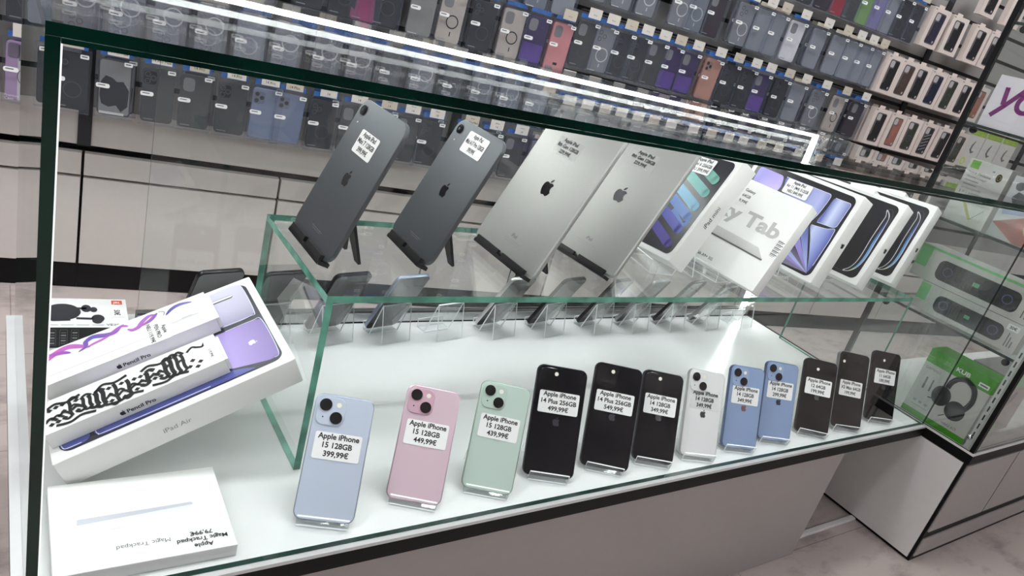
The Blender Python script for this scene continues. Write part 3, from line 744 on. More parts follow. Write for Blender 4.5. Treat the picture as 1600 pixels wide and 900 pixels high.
for (x, y, z, yaw, tilt, roll, d, lab) in ((1.4185, .2763, .2682, -1.5416, .3499, .0277, .0391, 'white tablet box with a black screen and curved light ribbon, just behind the petal box'), (1.5660, .2828, .2700, -1.5177, .3545, .0473, .0352, 'white tablet box with a black screen and light ribbon, last on the glass riser')):
    T = face_matrix(x, y, z, yaw, tilt, roll)
    t, b = carton('tablet_box', lab, 'box', T, w, h, d, BG)
    pro_art(b, w, h)
    lg = MB(); logo(lg, d*.62, .0935, .0135, w/2+.0004, 'ink', pi/2)
    b.add([tuple(SIDE @ Vector(v)) for v in lg.v], lg.f, 'ink')
    b.build('carton', t)
    st = MB().rslab(w*.10, h+.0005, .058, .012, .001, -.024, .0014, .00005, 'sticker')
    st.build('price_sticker', t)

for nm, x, y, zb, yaw, tilt, w_, th_, lab in (('mini', .9102, .2695, .2785, -1.7693, .4679, .09, .039, 'clear acrylic easel under the painted loop box'), ('tab', 1.0348, .2504, .2700, -1.4879, .4116, .12, .029, 'clear acrylic easel under the plain white tablet box'), ('air', 1.2695, .2845, .2668, -1.5626, .2993, .12, .0409, 'clear acrylic easel under the blue petal box'), ('pa', 1.4185, .2763, .2682, -1.5416, .3499, .12, .0391, 'clear acrylic easel under the black ribbon box behind the petal box'), ('pb', 1.5660, .2828, .2700, -1.5177, .3545, .11, .0352, 'clear acrylic easel under the last tablet box')):
    e = easel('acrylic_box_stand', lab, x, y, SH, yaw, tilt, w_, zb-SH, th_, 0.075, 0.022, 'acrylic stands on the glass riser', lip=0.026, th=0.0024)

# ------------------------------------------------------------------ boxes lying at the near end
Rm = Matrix(((0.90186886, -0.06329186, -0.42734845), (0.0108133, 0.99220713, -0.12412929), (0.43187456, 0.1073273, 0.89552511)))
AT = Matrix.Translation((.2632, .1448, .1600+DZ)) @ Rm.to_4x4()
w, h, d = .2700, .1866, .0401          # local: origin = right front top corner
BT = AT @ Matrix.Translation((-w/2, 0, 0))
t, b = carton('tablet_box', 'white tablet box with lavender and purple art leaning against the glass riser', 'box', BT, w, h, d)
SC2 = pm('printed charcoal screen', (48, 48, 54), 0.3, var=0.05)
b.poly(rrect(0, h/2, w-.020, h-.020, .013), .0003, SC2)
LAV = grad('lavender panel', [(0, (214, 212, 226)), (.6, (188, 184, 206)), (1, (140, 134, 164))], 1, .18, .10, .3, 0)
PUR = grad('purple panel', [(0, (214, 204, 236)), (.35, (168, 148, 208)), (1, (118, 96, 164))], 0, .03, .135, .3)
VIO = grad('indigo panel', [(0, (70, 76, 140)), (.5, (98, 104, 176)), (1, (52, 56, 112))], 1, .008, .06, .3)
O = .0071
b.rpoly([(-.118, .1785), (.108+O, .1785), (.1135+O, .1700), (.1125+O, .1080), (.098+O, .1035), (-.118, .110)], .007, .0005, LAV)
b.rpoly([(-.09, .0930), (.105+O, .0965), (.1160+O, .0930), (.1155+O, .0200), (.1040+O, .0150), (.060+O, .0270), (.020+O, .0420), (-.09, .060)], .006, .0005, PUR)
b.rpoly([(-.08+O, .0480), (-.02+O, .0400), (.035+O, .0330), (.072+O, .0195), (.085+O, .0125), (.040+O, .0115), (-.090+O, .0125), (-.0970+O, .0200), (-.096+O, .0300)], .004, .0007, VIO)
b.rpoly([(-.1310+O, .0420), (-.1050+O, .0400), (-.1000+O, .0300), (-.1010+O, .0170), (-.1070+O, .0125), (-.1260+O, .0125), (-.1310+O, .0190)], .004, .0007, VIO)
b.stroke2([(-.0945+O, .0235), (-.0925+O, .0165), (-.080+O, .0145), (.030+O, .0140)], .0010, .0009, LINE)
b.stroke2([(-.1300+O, .0230), (-.1280+O, .0160), (-.1230+O, .0142), (-.110+O, .0142)], .0010, .0009, LINE)
b.stroke(smooth_path([(.080+O, .1785), (.104+O, .1780), (.1125+O, .1690), (.1120+O, .1120), (.105+O, .1055), (.070+O, .1055)], 5), .0012, .0009, LINE)
b.stroke(smooth_path([(.070+O, .0955), (.104+O, .0960), (.1152+O, .0900), (.1148+O, .0250), (.108+O, .0160)], 5), .0009, .0009, LINE)
b.poly(rrect(.074+O, .1585, .046, .0068, .0034), .0007, 'midink'); b.poly(rrect(.074+O, .1592, .045, .0034, .0016), .0009, 'card')
logo(b, .0934+O, .0571, .0105, .0008, 'card', -pi/2)
FRONT = Matrix(((1, 0, 0, 0), (0, 0, -1, 0), (0, 1, 0, 0), (0, 0, 0, 1)))     # art on the front side (-y): y->z, z->-y
b.text('iPad Air', -.0113, -.0240, .0098, .0005, 'greyink', T=FRONT)
b.build('carton', t)

def slim_box(label, x0, x1, y0, y1, zt, group):
    t = thing('stylus_box', label, 'box', AT, group)
    b = MB().box(x0, x1, y0, y1, .0012, zt, 'card')
    return t, b
SG = 'stylus boxes on the tablet box'
# upper stylus box with the coloured flourish
t, b = slim_box('white stylus box with a purple and pink flourish lying on the lavender tablet box', -.2600, -.0615, .100, .1600, .0225, SG)
def front_text(b, s, xc, y, zt, size):
    F = Matrix.Translation((xc, y-.0004, 0)) @ FRONT
    lgm = MB(); wt = text_mesh(s)[2]*size
    lgm.text(s, .0035, zt*.40-size*.33, size, 0, 'ink', 'c', bold=.02)
    b.add([tuple(F @ Vector(v)) for v in lgm.v], lgm.f, 'ink')
    l2 = MB(); logo(l2, .0035-wt/2-.0048, zt*.40+.0006, size*.95, 0, 'ink')
    b.add([tuple(F @ Vector(v)) for v in l2.v], l2.f, 'ink')
front_text(b, 'Pencil Pro', -.1640, .100, .0225, .0076)
zz = .0228
FL = [grad('flourish pink print', [(0, (204, 100, 188)), (.4, (190, 112, 196)), (1, (150, 108, 190))], 0, -.265, -.07, .35), grad('flourish violet print', [(0, (206, 96, 190)), (.35, (104, 92, 178)), (.6, (196, 110, 196)), (.8, (88, 84, 160)), (1, (150, 132, 200))], 0, -.265, -.07, .35)]
b.stroke2([(-.2590, .1375), (-.2540, .1405), (-.2400, .1500), (-.2250, .1535), (-.2130, .1470), (-.2020, .1385)], .0085, zz, FL[0], taper=True)
b.stroke2([(-.2590, .1450), (-.2480, .1500), (-.2330, .1475), (-.2230, .1410)], .0060, zz+.0001, FL[1], taper=True)
b.stroke2([(-.2150, .1370), (-.2060, .1420), (-.2050, .1500), (-.1960, .1545), (-.1830, .1490), (-.1720, .1475), (-.1640, .1540), (-.1560, .1490)], .0068, zz+.0002, FL[1], taper=True)
b.stroke2([(-.2080, .1390), (-.1960, .1420), (-.1840, .1440), (-.1690, .1530), (-.1600, .1560)], .0040, zz+.0001, FL[0], taper=True)
b.stroke2([(-.1580, .1440), (-.1530, .1390), (-.1460, .1400), (-.1400, .1470), (-.1310, .1530), (-.1230, .1510)], .0062, zz+.0002, FL[0], taper=True)
b.stroke2([(-.1440, .1400), (-.1330, .1430), (-.1260, .1480), (-.1210, .1530)], .0050, zz+.0003, FL[1], taper=True)
b.stroke2([(-.1190, .1545), (-.1130, .1500), (-.1150, .1440)], .0012, zz+.0001, 'greyink')
b.stroke2([(-.1125, .1420), (-.1040, .1500), (-.0930, .1530), (-.0790, .1490)], .0055, zz+.0001, FL[1], taper=True)
b.poly(rrect(-.092, .1245, .038, .0042, .002), zz, M['sticker']); b.stroke([(-.110, .1225), (-.074, .1225)], .0003, zz+.0002, 'greyink'); b.stroke([(-.098, .1245), (-.084, .1245)], .0006, zz+.0002, 'midink')
b.rect(-.2600, -.0615, .1142, .1145, zz, 'greyink')
b.build('carton', t)
st = MB().rslab(-.128, .1185, .0275, .0400, .002, .0227, .0230, .00004, 'sticker')
for i, ln in enumerate(['Apple', 'PEN PRO', 'NEU 119,99€']): st.text(ln, -.1215-.0082*i, .1185, .0068, .0232, 'ink', rot=-pi/2, maxw=.037, bold=.014)
st.build('price_sticker', t)
MB().box(-.0612, -.0575, .104, .156, .003, .0195, 'card').build('hang_flap', t)

# lower stylus box with black brush lettering
t, b = slim_box('white stylus box with black interlaced brush strokes lying on the lavender tablet box', -.2660, -.0720, .0225, .0740, .0225, SG)
front_text(b, 'Pencil Pro', -.1740, .0225, .0225, .0076)
rr = random.Random(5)
x = -.2560
while x < -.112:                                     # upright brush strokes joined by waves, with diamonds between
    f = (x+.256)/.144; cy = .0455+.003*math.sin(f*9); hh = .0125+.003*math.sin(f*14+1)
    k = rr.random(); wd = rr.uniform(.0036, .0050)
    if k < .62:
        b.stroke2([(x-.0016, cy+hh), (x, cy+hh*.5), (x-.0006, cy-hh*.4), (x+.0012, cy-hh)], wd, zz+.0001, 'ink')
        b.stroke2([(x-.0085, cy-hh*.85), (x-.004, cy-hh*1.15), (x+.001, cy-hh*.9)], wd*.9, zz+.0002, 'ink')
        if rr.random() < .6: b.stroke2([(x-.001, cy+hh*.95), (x+.004, cy+hh*1.2), (x+.009, cy+hh*.8)], wd*.9, zz+.0002, 'ink')
        if rr.random() < .5: b.stroke2([(x, cy), (x+.004, cy+.003), (x+.008, cy-.001)], wd*.8, zz+.0003, 'ink')
    else:
        for q in (-1, 0, 1):
            if rr.random() < .8: b.poly([(x-.0033, cy+q*hh*.75), (x, cy+q*hh*.75+.003), (x+.0033, cy+q*hh*.75), (x, cy+q*hh*.75-.003)], zz+.0001, 'ink')
        b.stroke2([(x-.006, cy-hh*.4), (x, cy-hh*.1), (x+.006, cy-hh*.5)], wd*.8, zz+.0003, 'ink')
    x += .0068
for r_ in range(3):
    b.stroke2([(-.2590+.05*r_, .0595-.004*(r_ == 1)), (-.250+.05*r_, .0640), (-.238+.05*r_, .0600), (-.224+.05*r_, .0640)], .0036, zz+.0002, 'ink')
    b.stroke2([(-.2520+.05*r_, .0300), (-.238+.05*r_, .0270), (-.226+.05*r_, .0310), (-.212+.05*r_, .0275)], .0036, zz+.0002, 'ink')
b.stroke2([(-.107, .0600), (-.100, .0655), (-.095, .0625), (-.089, .0600), (-.0855, .0650)], .0030, zz+.0001, 'ink')
for q, (px_, py_) in enumerate(((-.104, .043), (-.0965, .0365), (-.109, .0345), (-.101, .0300))): b.poly([(px_-.0035, py_), (px_, py_+.003), (px_+.0035, py_), (px_, py_-.003)], zz+.0001, 'ink')
b.build('carton', t)
st = MB().rslab(-.0805, .047, .012, .036, .0015, .0227, .0230, .00004, 'sticker')
st.text('119,99€', -.0843, .0425, .0046, .0232, 'ink', rot=-pi/2, bold=.012)
st.build('price_sticker', t)
MB().box(-.0717, -.0685, .0265, .070, .003, .0195, 'card').build('hang_flap', t)

# earbud box
T = flat_matrix(.1312, .4561, DZ+.0005, -.049)
t = thing('earbud_box', 'white and black earbud box with an orange badge at the back of the deck', 'box', T)
bw, bd, bh = .119, .0898, .0329
b = MB().box(-bw, 0, 0, bd, 0, bh, 'card', mats=['card', 'card', 'ink', 'card', 'ink', 'card'])
z = bh+.0003
EB = pm('printed charcoal earbud', (54, 54, 58), .35, var=.2, scale=60)
b.poly([(-bw*.93, bd*.30), (-bw*.80, bd*.20), (-bw*.62, bd*.22), (-bw*.63, bd*.33), (-bw*.80, bd*.62), (-bw*.93, bd*.66)], z+.0001, EB)
b.disc(-bw*.70, bd*.52, bw*.19, z, EB, 24, ry=bd*.28)
b.disc(-bw*.45, bd*.64, bw*.055, z+.0002, EB, 18, ry=bd*.13); b.disc(-bw*.37, bd*.60, bw*.04, z+.0003, EB, 18, ry=bd*.09)
b.disc(-bw*.33, bd*.30, bw*.07, z+.0002, EB, 18, ry=bd*.13); b.disc(-bw*.34, bd*.22, bw*.055, z+.0003, EB, 18, ry=bd*.10)
b.stroke([(-bw*.60, bd*.64), (-bw*.45, bd*.64)], .006, z+.0002, EB); b.stroke([(-bw*.56, bd*.30), (-bw*.33, bd*.28)], .006, z+.0002, EB)
OR = pm('orange print', (232, 92, 58), .4, var=0)
b.rect(-bw*.165, -bw*.045, bd*.80, bd*.95, z, OR); b.text('JBL', -bw*.105, bd*.835, .0080, z+.0002, 'card', bold=.02)
b.text('VE200', -bw*.16, bd*.06, .008, z, 'ink')
for k in range(4): b.rect(-bw*(.88-.16*k), -bw*(.75-.16*k), bd*.07, bd*.085, z, 'greyink')
Fm = Matrix.Translation((0, -.0003, 0)) @ FRONT
for k in range(4):
    b.rect(-bw*(.96-.115*k), -bw*(.88-.115*k), bh*.12, bh*.90, .0, 'midink', T=Fm)
    b.rect(-bw*(.955-.115*k), -bw*(.885-.115*k), bh*.14, bh*.88, .0002, 'ink', T=Fm)
    for q in range(5): b.rect(-bw*(.945-.115*k), -bw*(.895-.115*k), bh*(.20+.13*q), bh*(.26+.13*q), .0004, 'greyink' if (q+k) % 2 else 'midink', T=Fm)
b.build('carton', t)
st = MB().rslab(-bw*.115, bd*.50, .017, .028, .0015, bh+.0003, bh+.0006, .00004, 'sticker')
st.text('50€', -bw*.145, bd*.50, .0105, bh+.0008, 'ink', rot=-pi/2, bold=.02)
st.build('price_sticker', t)

# trackpad box
T = flat_matrix(.183, .0088, DZ+.0006, -.010)
t = thing('trackpad_box', 'flat white trackpad box lying at the near corner of the deck', 'box', T)
bw, bd, bh = .168, .133, .0150
b = MB().rslab(-bw/2, bd/2, bw, bd, .0015, 0, bh, .0008, 'card', 'cardside', 'card', 3)
z = bh+.0003
TP = grad('printed silver slab', [(0, (240, 242, 245)), (1, (222, 226, 232))], 1, .05, .075, .35)
TPE = pm('printed silver edge', (196, 199, 206), .35, var=0)
b.poly([(-.144, .0655), (-.050, .0735), (-.0325, .0724), (-.0469, .0560), (-.1304, .0520)], z, TP)
b.poly([(-.1445, .0650), (-.144, .0735), (-.034, .0765), (-.0320, .0724)], z+.0001, TPE)
b.text('Magic Trackpad', -.0877, .0270, .0080, z, 'midink', rot=pi)
b.build('carton', t)
st = MB().poly(rrect(-.0325, .0190, .062, .034, .002), bh+.0004, 'sticker_clear')
for i, ln in enumerate(['Apple', 'Magic Trackpad', '79,99€']): st.text(ln, -.0325, .0112+.0090*i, .0080, bh+.0007, 'ink', rot=pi, maxw=.058, bold=.016)
st.build('price_sticker', t)

# ------------------------------------------------------------------ tower display at the far end
TX = 1.690; TYF, TYB = -0.121, 0.235; TXE = 2.75
def TP_(x, y, z): return (x, y, z)
tw = thing('glass_display_tower', 'tall glass display tower on a white and black base beside the end of the counter', 'display tower', Matrix.Translation((0, 0, DZ)))
MB().box(TX, TXE, TYF, TYB+.01, -.027, -.0052, 'black').build('trim_band', tw, smooth=False)
MB().box(TX, TXE, TYF, TYB+.01, -.005, 0, 'white').build('deck', tw, smooth=False)
MB().box(TX+.004, TXE, TYF+.004, TYB, -DZ+.0005, -.0272, 'black').build('base', tw, smooth=False)
MB().box(TX+.0005, TX+.0038, TYF+.010, TYB-.004, -DZ+.008, -.0285, 'white').build('side_panel', tw, smooth=False)  # lighter copy of the front laminate, standing in for the lit side
for x0, x1 in ((TX+.010, TX+.285), (TX+.292, TX+.66), (TX+.6645, TXE)):
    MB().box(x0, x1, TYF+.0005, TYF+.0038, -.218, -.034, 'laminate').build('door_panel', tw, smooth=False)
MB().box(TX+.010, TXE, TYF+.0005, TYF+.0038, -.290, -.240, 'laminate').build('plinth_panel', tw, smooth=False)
TH = 1.55
pane('side_pane', tw, TX+.0005, TX+.0055, TYF+.012, TYB-.012, .0005, TH, 'towerglass', 'gedge3')
pane('front_pane', tw, TX+.014, TXE, TYF+.003, TYF+.008, .0005, TH, 'towerglass', 'gedge3')
MB().box(TX, TX+.011, TYB-.0115, TYB-.0005, .0005, TH, 'black').build('corner_post', tw, smooth=False)
rl = MB().box(TX+.0068, TX+.0205, TYF+.0175, TYF+.0285, .0005, TH, 'railwhite').box(TX+.0005, TX+.012, TYF+.003, TYF+.0115, .0005, TH, 'black')
for i in range(60):
    z = .03+i*.022
    rl.box(TX+.0064, TX+.0068, TYF+.0215, TYF+.0245, z, z+.013, 'darkgrey')
rl.build('slotted_rail', tw, smooth=False)
MB().box(TX+.0215, TXE, TYF+.010, TYF+.032, .0005, .012, 'alu').box(TX+.0215, TXE, TYF+.010, TYF+.0125, .012, .022, 'alu').build('sliding_track', tw, smooth=False)
SHZ = [.525-DZ, .738-DZ, .945-DZ, 1.158-DZ]
for z in SHZ:
    pane('glass_shelf', tw, TX+.0075, TXE-.1, TYF+.030, TYB-.013, z-.006, z, 'towerglass', 'gedge3')
    for y in (.200, -.080):
        c = MB(); c.ball((TX+.014, y, z-.013), .0065, 'chrome'); c.tube((TX+.0058, y, z-.013), (TX+.011, y, z-.013), .0075, 'black', 12)
        c.build('shelf_clamp', tw)
c = MB(); c.ball((TX+.0075, -.0945, .028), .0065, 'chrome'); c.build('shelf_clamp', tw)

# goods in the tower; side-facing boxes: local x runs towards the shop front, face looks at the counter
def side_T(y, z, x=TX+.012): # face plane at x, origin bottom at (y,z), local x -> -Y, local y -> up, local z -> -X
    m = Matrix(((0, 0, -1), (-1, 0, 0), (0, 1, 0))).to_4x4()
    return Matrix.Translation((x, y, z+DZ)) @ m
GREEN = pm('leaf green print', (74, 158, 32), .4, var=.05)
GREEN2 = pm('mint green print', (120, 196, 128), .4, var=.06)
GCARD = pm('pale grey card', (204, 200, 196), .45, var=.02)
HEAD = pm('printed black headset', (34, 32, 40), .35, var=.2, scale=80)
# headset box
hw, hh, hd = .146, .160, .070
T = side_T(.0595, .0008, TX+.010)
t = thing('headset_box', 'green and pale grey headset box on the lowest level of the tower', 'box', T)
b = MB().box(0, hw, 0, hh, -hd, 0, GCARD)
z = .0003
b.rect(0, hw, hh*.80, hh, z, GREEN); b.rect(0, hw, 0, hh*.085, z, GREEN)
b.box(hw-.0002, hw+.0004, hh*.80, hh, -hd, .0002, GREEN); b.box(-.0003, hw+.0003, hh-.0002, hh+.0004, -hd, .0002, GREEN)
b.text('KUB', hw*.55, hh*.875, .013, z+.0003, 'card', bold=.03, sx=1.25)
arc = smooth_path([(hw*.46, hh*.60), (hw*.475, hh*.70), (hw*.55, hh*.795), (hw*.67, hh*.82), (hw*.79, hh*.76), (hw*.84, hh*.63), (hw*.83, hh*.52), (hw*.79, hh*.43)], 5)
b.stroke(arc, .0115, z, HEAD); b.stroke([(x-.004, y-.004) for x, y in arc[4:-4]], .002, z+.0002, 'midink')
b.disc(hw*.435, hh*.455, .0205, z+.0003, HEAD, 22, ry=.0235); b.disc(hw*.70, hh*.36, .0215, z+.0004, HEAD, 22, ry=.0225)
b.disc(hw*.415, hh*.45, .012, z+.0005, 'ink', ry=.016); b.disc(hw*.71, hh*.355, .013, z+.0006, 'ink', ry=.013)
b.stroke([(hw*.60, hh*.245), (hw*.53, hh*.185)], .0018, z, 'ink'); b.stroke([(hw*.27, hh*.345), (hw*.36, hh*.365)], .0025, z, 'ink')
for k in range(2): b.stroke([(hw*(.14+.10*k), hh*.60), (hw*(.145+.10*k), hh*.42)], .0065-.001*k, z, 'midink', taper=True)
b.text('GAMING', hw*.16, hh*.71, .009, z, 'midink'); b.text('HAGI KIT', hw*.73, hh*.115, .0085, z, 'midink')
for k in range(3): b.rect(hw*(.10+.09*k), hw*(.15+.09*k), hh*.20, hh*.235, z, 'greyink')
b.rect(hw*.10, hw*.36, hh*.15, hh*.16, z, 'greyink')
b.build('carton', t, smooth=False)
st = MB().rect(hw*.80, hw*.95, hh*.84, hh*.90, z+.0004, 'sticker').rect(hw*.82, hw*.93, hh*.86, hh*.88, z+.0006, 'midink'); st.build('price_sticker', t)
# soundbar boxes
for (y0, y1, z0, z1, lab, n) in ((.148, -.082, .531-DZ, .595-DZ, 'pale grey soundbar box with a black pill shaped speaker, lower of the two', 0), (.185, -.088, .5962-DZ, .672-DZ, 'pale grey soundbar box with a black pill shaped speaker, upper of the two', 1)):
    T = side_T(y0, z0, TX+.012)
    t = thing('soundbar_box', lab, 'box', T, 'soundbar boxes in the tower')
    ww, hh = y0-y1, z1-z0
    b = MB().box(0, ww, 0, hh, -.07, 0, GCARD)
    b.poly(rrect(ww*.52, hh*.46, ww*.66, hh*.60, .014), .0003, HEAD)
    for k in (.28, .76): b.ring(ww*k, hh*.46, .0085, .0105, .0005, pm('ring light print %d%d' % (n, int(k*100)), (92, 98, 140), .3, var=0))
    b.rect(ww*.49, ww*.54, hh*.40, hh*.52, .0005, pm('tiny green print %d' % n, (120, 190, 140), .4, var=0))
    b.rect(0, ww*.10, hh*.35, hh*.95, .0003, GREEN2)
    if n: b.rect(0, ww, hh*.93, hh, .0004, GREEN2)
    for q in range(3): b.rect(ww*(.895+.025*q), ww*(.903+.025*q), hh*.15, hh*(.62-.12*q), .0003, 'midink')
    b.build('carton', t, smooth=False)
    st = MB().rslab(ww*.905, hh*.80, .024, .013, .002, .0003, .0006, .00004, 'sticker'); st.text('30€', ww*.905, hh*.80-.003, .009, .0008, 'ink', bold=.02); st.build('price_sticker', t)
# charger box
cw, ch = .088, .138
T = side_T(.180, .7385-DZ, TX+.020)
t = thing('charger_box', 'pale grey foldable charger box with a green badge on the middle tower shelf', 'box', T)
b = MB().box(0, cw, 0, ch, -.05, 0, GCARD)
b.rect(cw*.06, cw*.27, ch*.86, ch*.985, .0003, pm('badge green', (122, 176, 84), .4, var=.05))
b.text('3 in 1 Foldable', cw*.08, ch*.775, .0105, .0003, 'ink', 'l', maxw=cw*.55); b.text('Wireless Charger', cw*.08, ch*.715, .008, .0003, 'midink', 'l', maxw=cw*.5)
b.rect(cw*.08, cw*.42, ch*.66, ch*.675, .0003, 'greyink')
b.disc(cw*.80, ch*.83, .006, .0003, 'ink', ry=.009); b.ring(cw*.80, ch*.83, .003, .0038, .0005, pm('gold ring print', (170, 150, 70), .4, var=0), k=1.5)
b.rect(cw*.60, cw*.66, ch*.885, ch*.91, .0003, 'greyink')
b.stroke([(cw*.30, ch*.36), (cw*.62, ch*.10)], .006, .0003, pm('olive print', (176, 172, 70), .4, var=0)); b.stroke([(cw*.62, ch*.10), (cw*.85, ch*.30)], .001, .0003, 'midink')
b.build('carton', t, smooth=False)
# football box
T = side_T(.079, .7385-DZ, TX+.014)
t = thing('toy_box', 'colourful box with a football picture beside the charger box in the tower', 'box', T)
b = MB().box(0, .115, 0, .132, -.05, 0, pm('faded print card', (190, 188, 190), .4, var=.06, scale=20))
RD = pm('faded red print', (160, 96, 90), .4, var=.3, scale=40); BL = pm('faded blue print', (140, 150, 190), .4, var=.2, scale=40)
b.poly([(.0, .03), (.055, .0), (.115, .0), (.115, .05), (.06, .06)], .0003, RD); b.poly([(.01, .05), (.06, .062), (.05, .085), (.0, .075)], .0003, BL)
b.disc(.082, .040, .021, .0005, pm('pale green disc print', (186, 190, 140), .4, var=0)); b.disc(.082, .040, .016, .0007, 'card')
for k in range(5): b.disc(.082+.010*math.cos(k*1.257+.3), .040+.010*math.sin(k*1.257+.3), .0036, .0009, 'ink', 6)
b.text('SURF', .05, .108, .015, .0004, pm('orange brown letters', (176, 92, 48), .4, var=.2), bold=.03); b.disc(.018, .113, .009, .0004, 'midink')
b.poly([(.012, .088), (.04, .086), (.045, .098), (.02, .102)], .0004, 'midink')
b.build('carton', t, smooth=False)
# microphone box behind the front pane
T = Matrix.Translation((TX+.085, TYF+.040, DZ+.0128)) @ Matrix.Rotation(pi/2, 4, 'X')
t = thing('microphone_box', 'grey box with a dark microphone picture behind the front glass of the tower', 'box', T)
b = MB().box(0, .16, 0, .150, -.08, 0, pm('mauve grey card', (158, 150, 150), .45, var=.03))
b.rect(0, .085, 0, .022, .0003, GREEN2); b.rect(0, .16, .118, .150, .0003, GREEN2)
b.poly([(.060, .072), (.075, .070), (.098, .088), (.104, .104), (.085, .106), (.066, .096)], .0003, 'midink'); b.stroke([(.074, .074), (.040, .032)], .006, .0003, 'midink'); b.poly([(.030, .024), (.055, .026), (.058, .036), (.040, .036)], .0003, 'midink')
b.rect(.02, .11, .112, .1135, .0003, 'greyink')
b.build('carton', t, smooth=False)
# white card sign and a second card behind
T = side_T(.202, .9455-DZ, TX+.016)
t = thing('card_sign', 'white card sign with slanted purple letters standing on the upper tower shelf', 'sign', T)
b = MB().box(0, .150, 0, .108, -.003, 0, pm('white sign card', (222, 212, 220), .5, var=.01))
PU = pm('purple letters', (116, 26, 104), .45, var=0)
b.stroke([(.0145, .083), (.0235, .083)], .0, .0004, PU)
def slant(pts): return [(x+.22*y, y) for x, y in pts]
b.stroke(slant([(.006, .086), (.019, .050)]), .0095, .0004, PU); b.stroke(slant([(.040, .086), (.022, .046), (.010, .024)]), .0095, .0005, PU)
q = [(.062+.0185*math.cos(a*pi/12), .064+.021*math.sin(a*pi/12)) for a in range(25)]
b.stroke(slant(q), .0095, .0004, PU)
b.build('card', t, smooth=False)
T = side_T(.150, 1.035-DZ, TX+.12)
t = thing('card_sign', 'plain white card standing higher up behind the purple lettered sign', 'sign', T)
MB().box(0, .14, -.088, .10, -.003, 0, 'tag').build('card', t, smooth=False)
# tins and boxes on the upper shelf
T = side_T(.10, SHZ[3]+.0008, TX+.03)
# ------------------------------------------------------------------ floor cable cover
t = thing('cable_cover', 'white cable cover strip lying on the floor behind the tower base', 'cable cover', Matrix.Translation((1.40, 0.028, 0.0004)))
MB().rslab(.145, 0, .285, .015, .004, 0, .008, .003, 'white').build('cover', t)

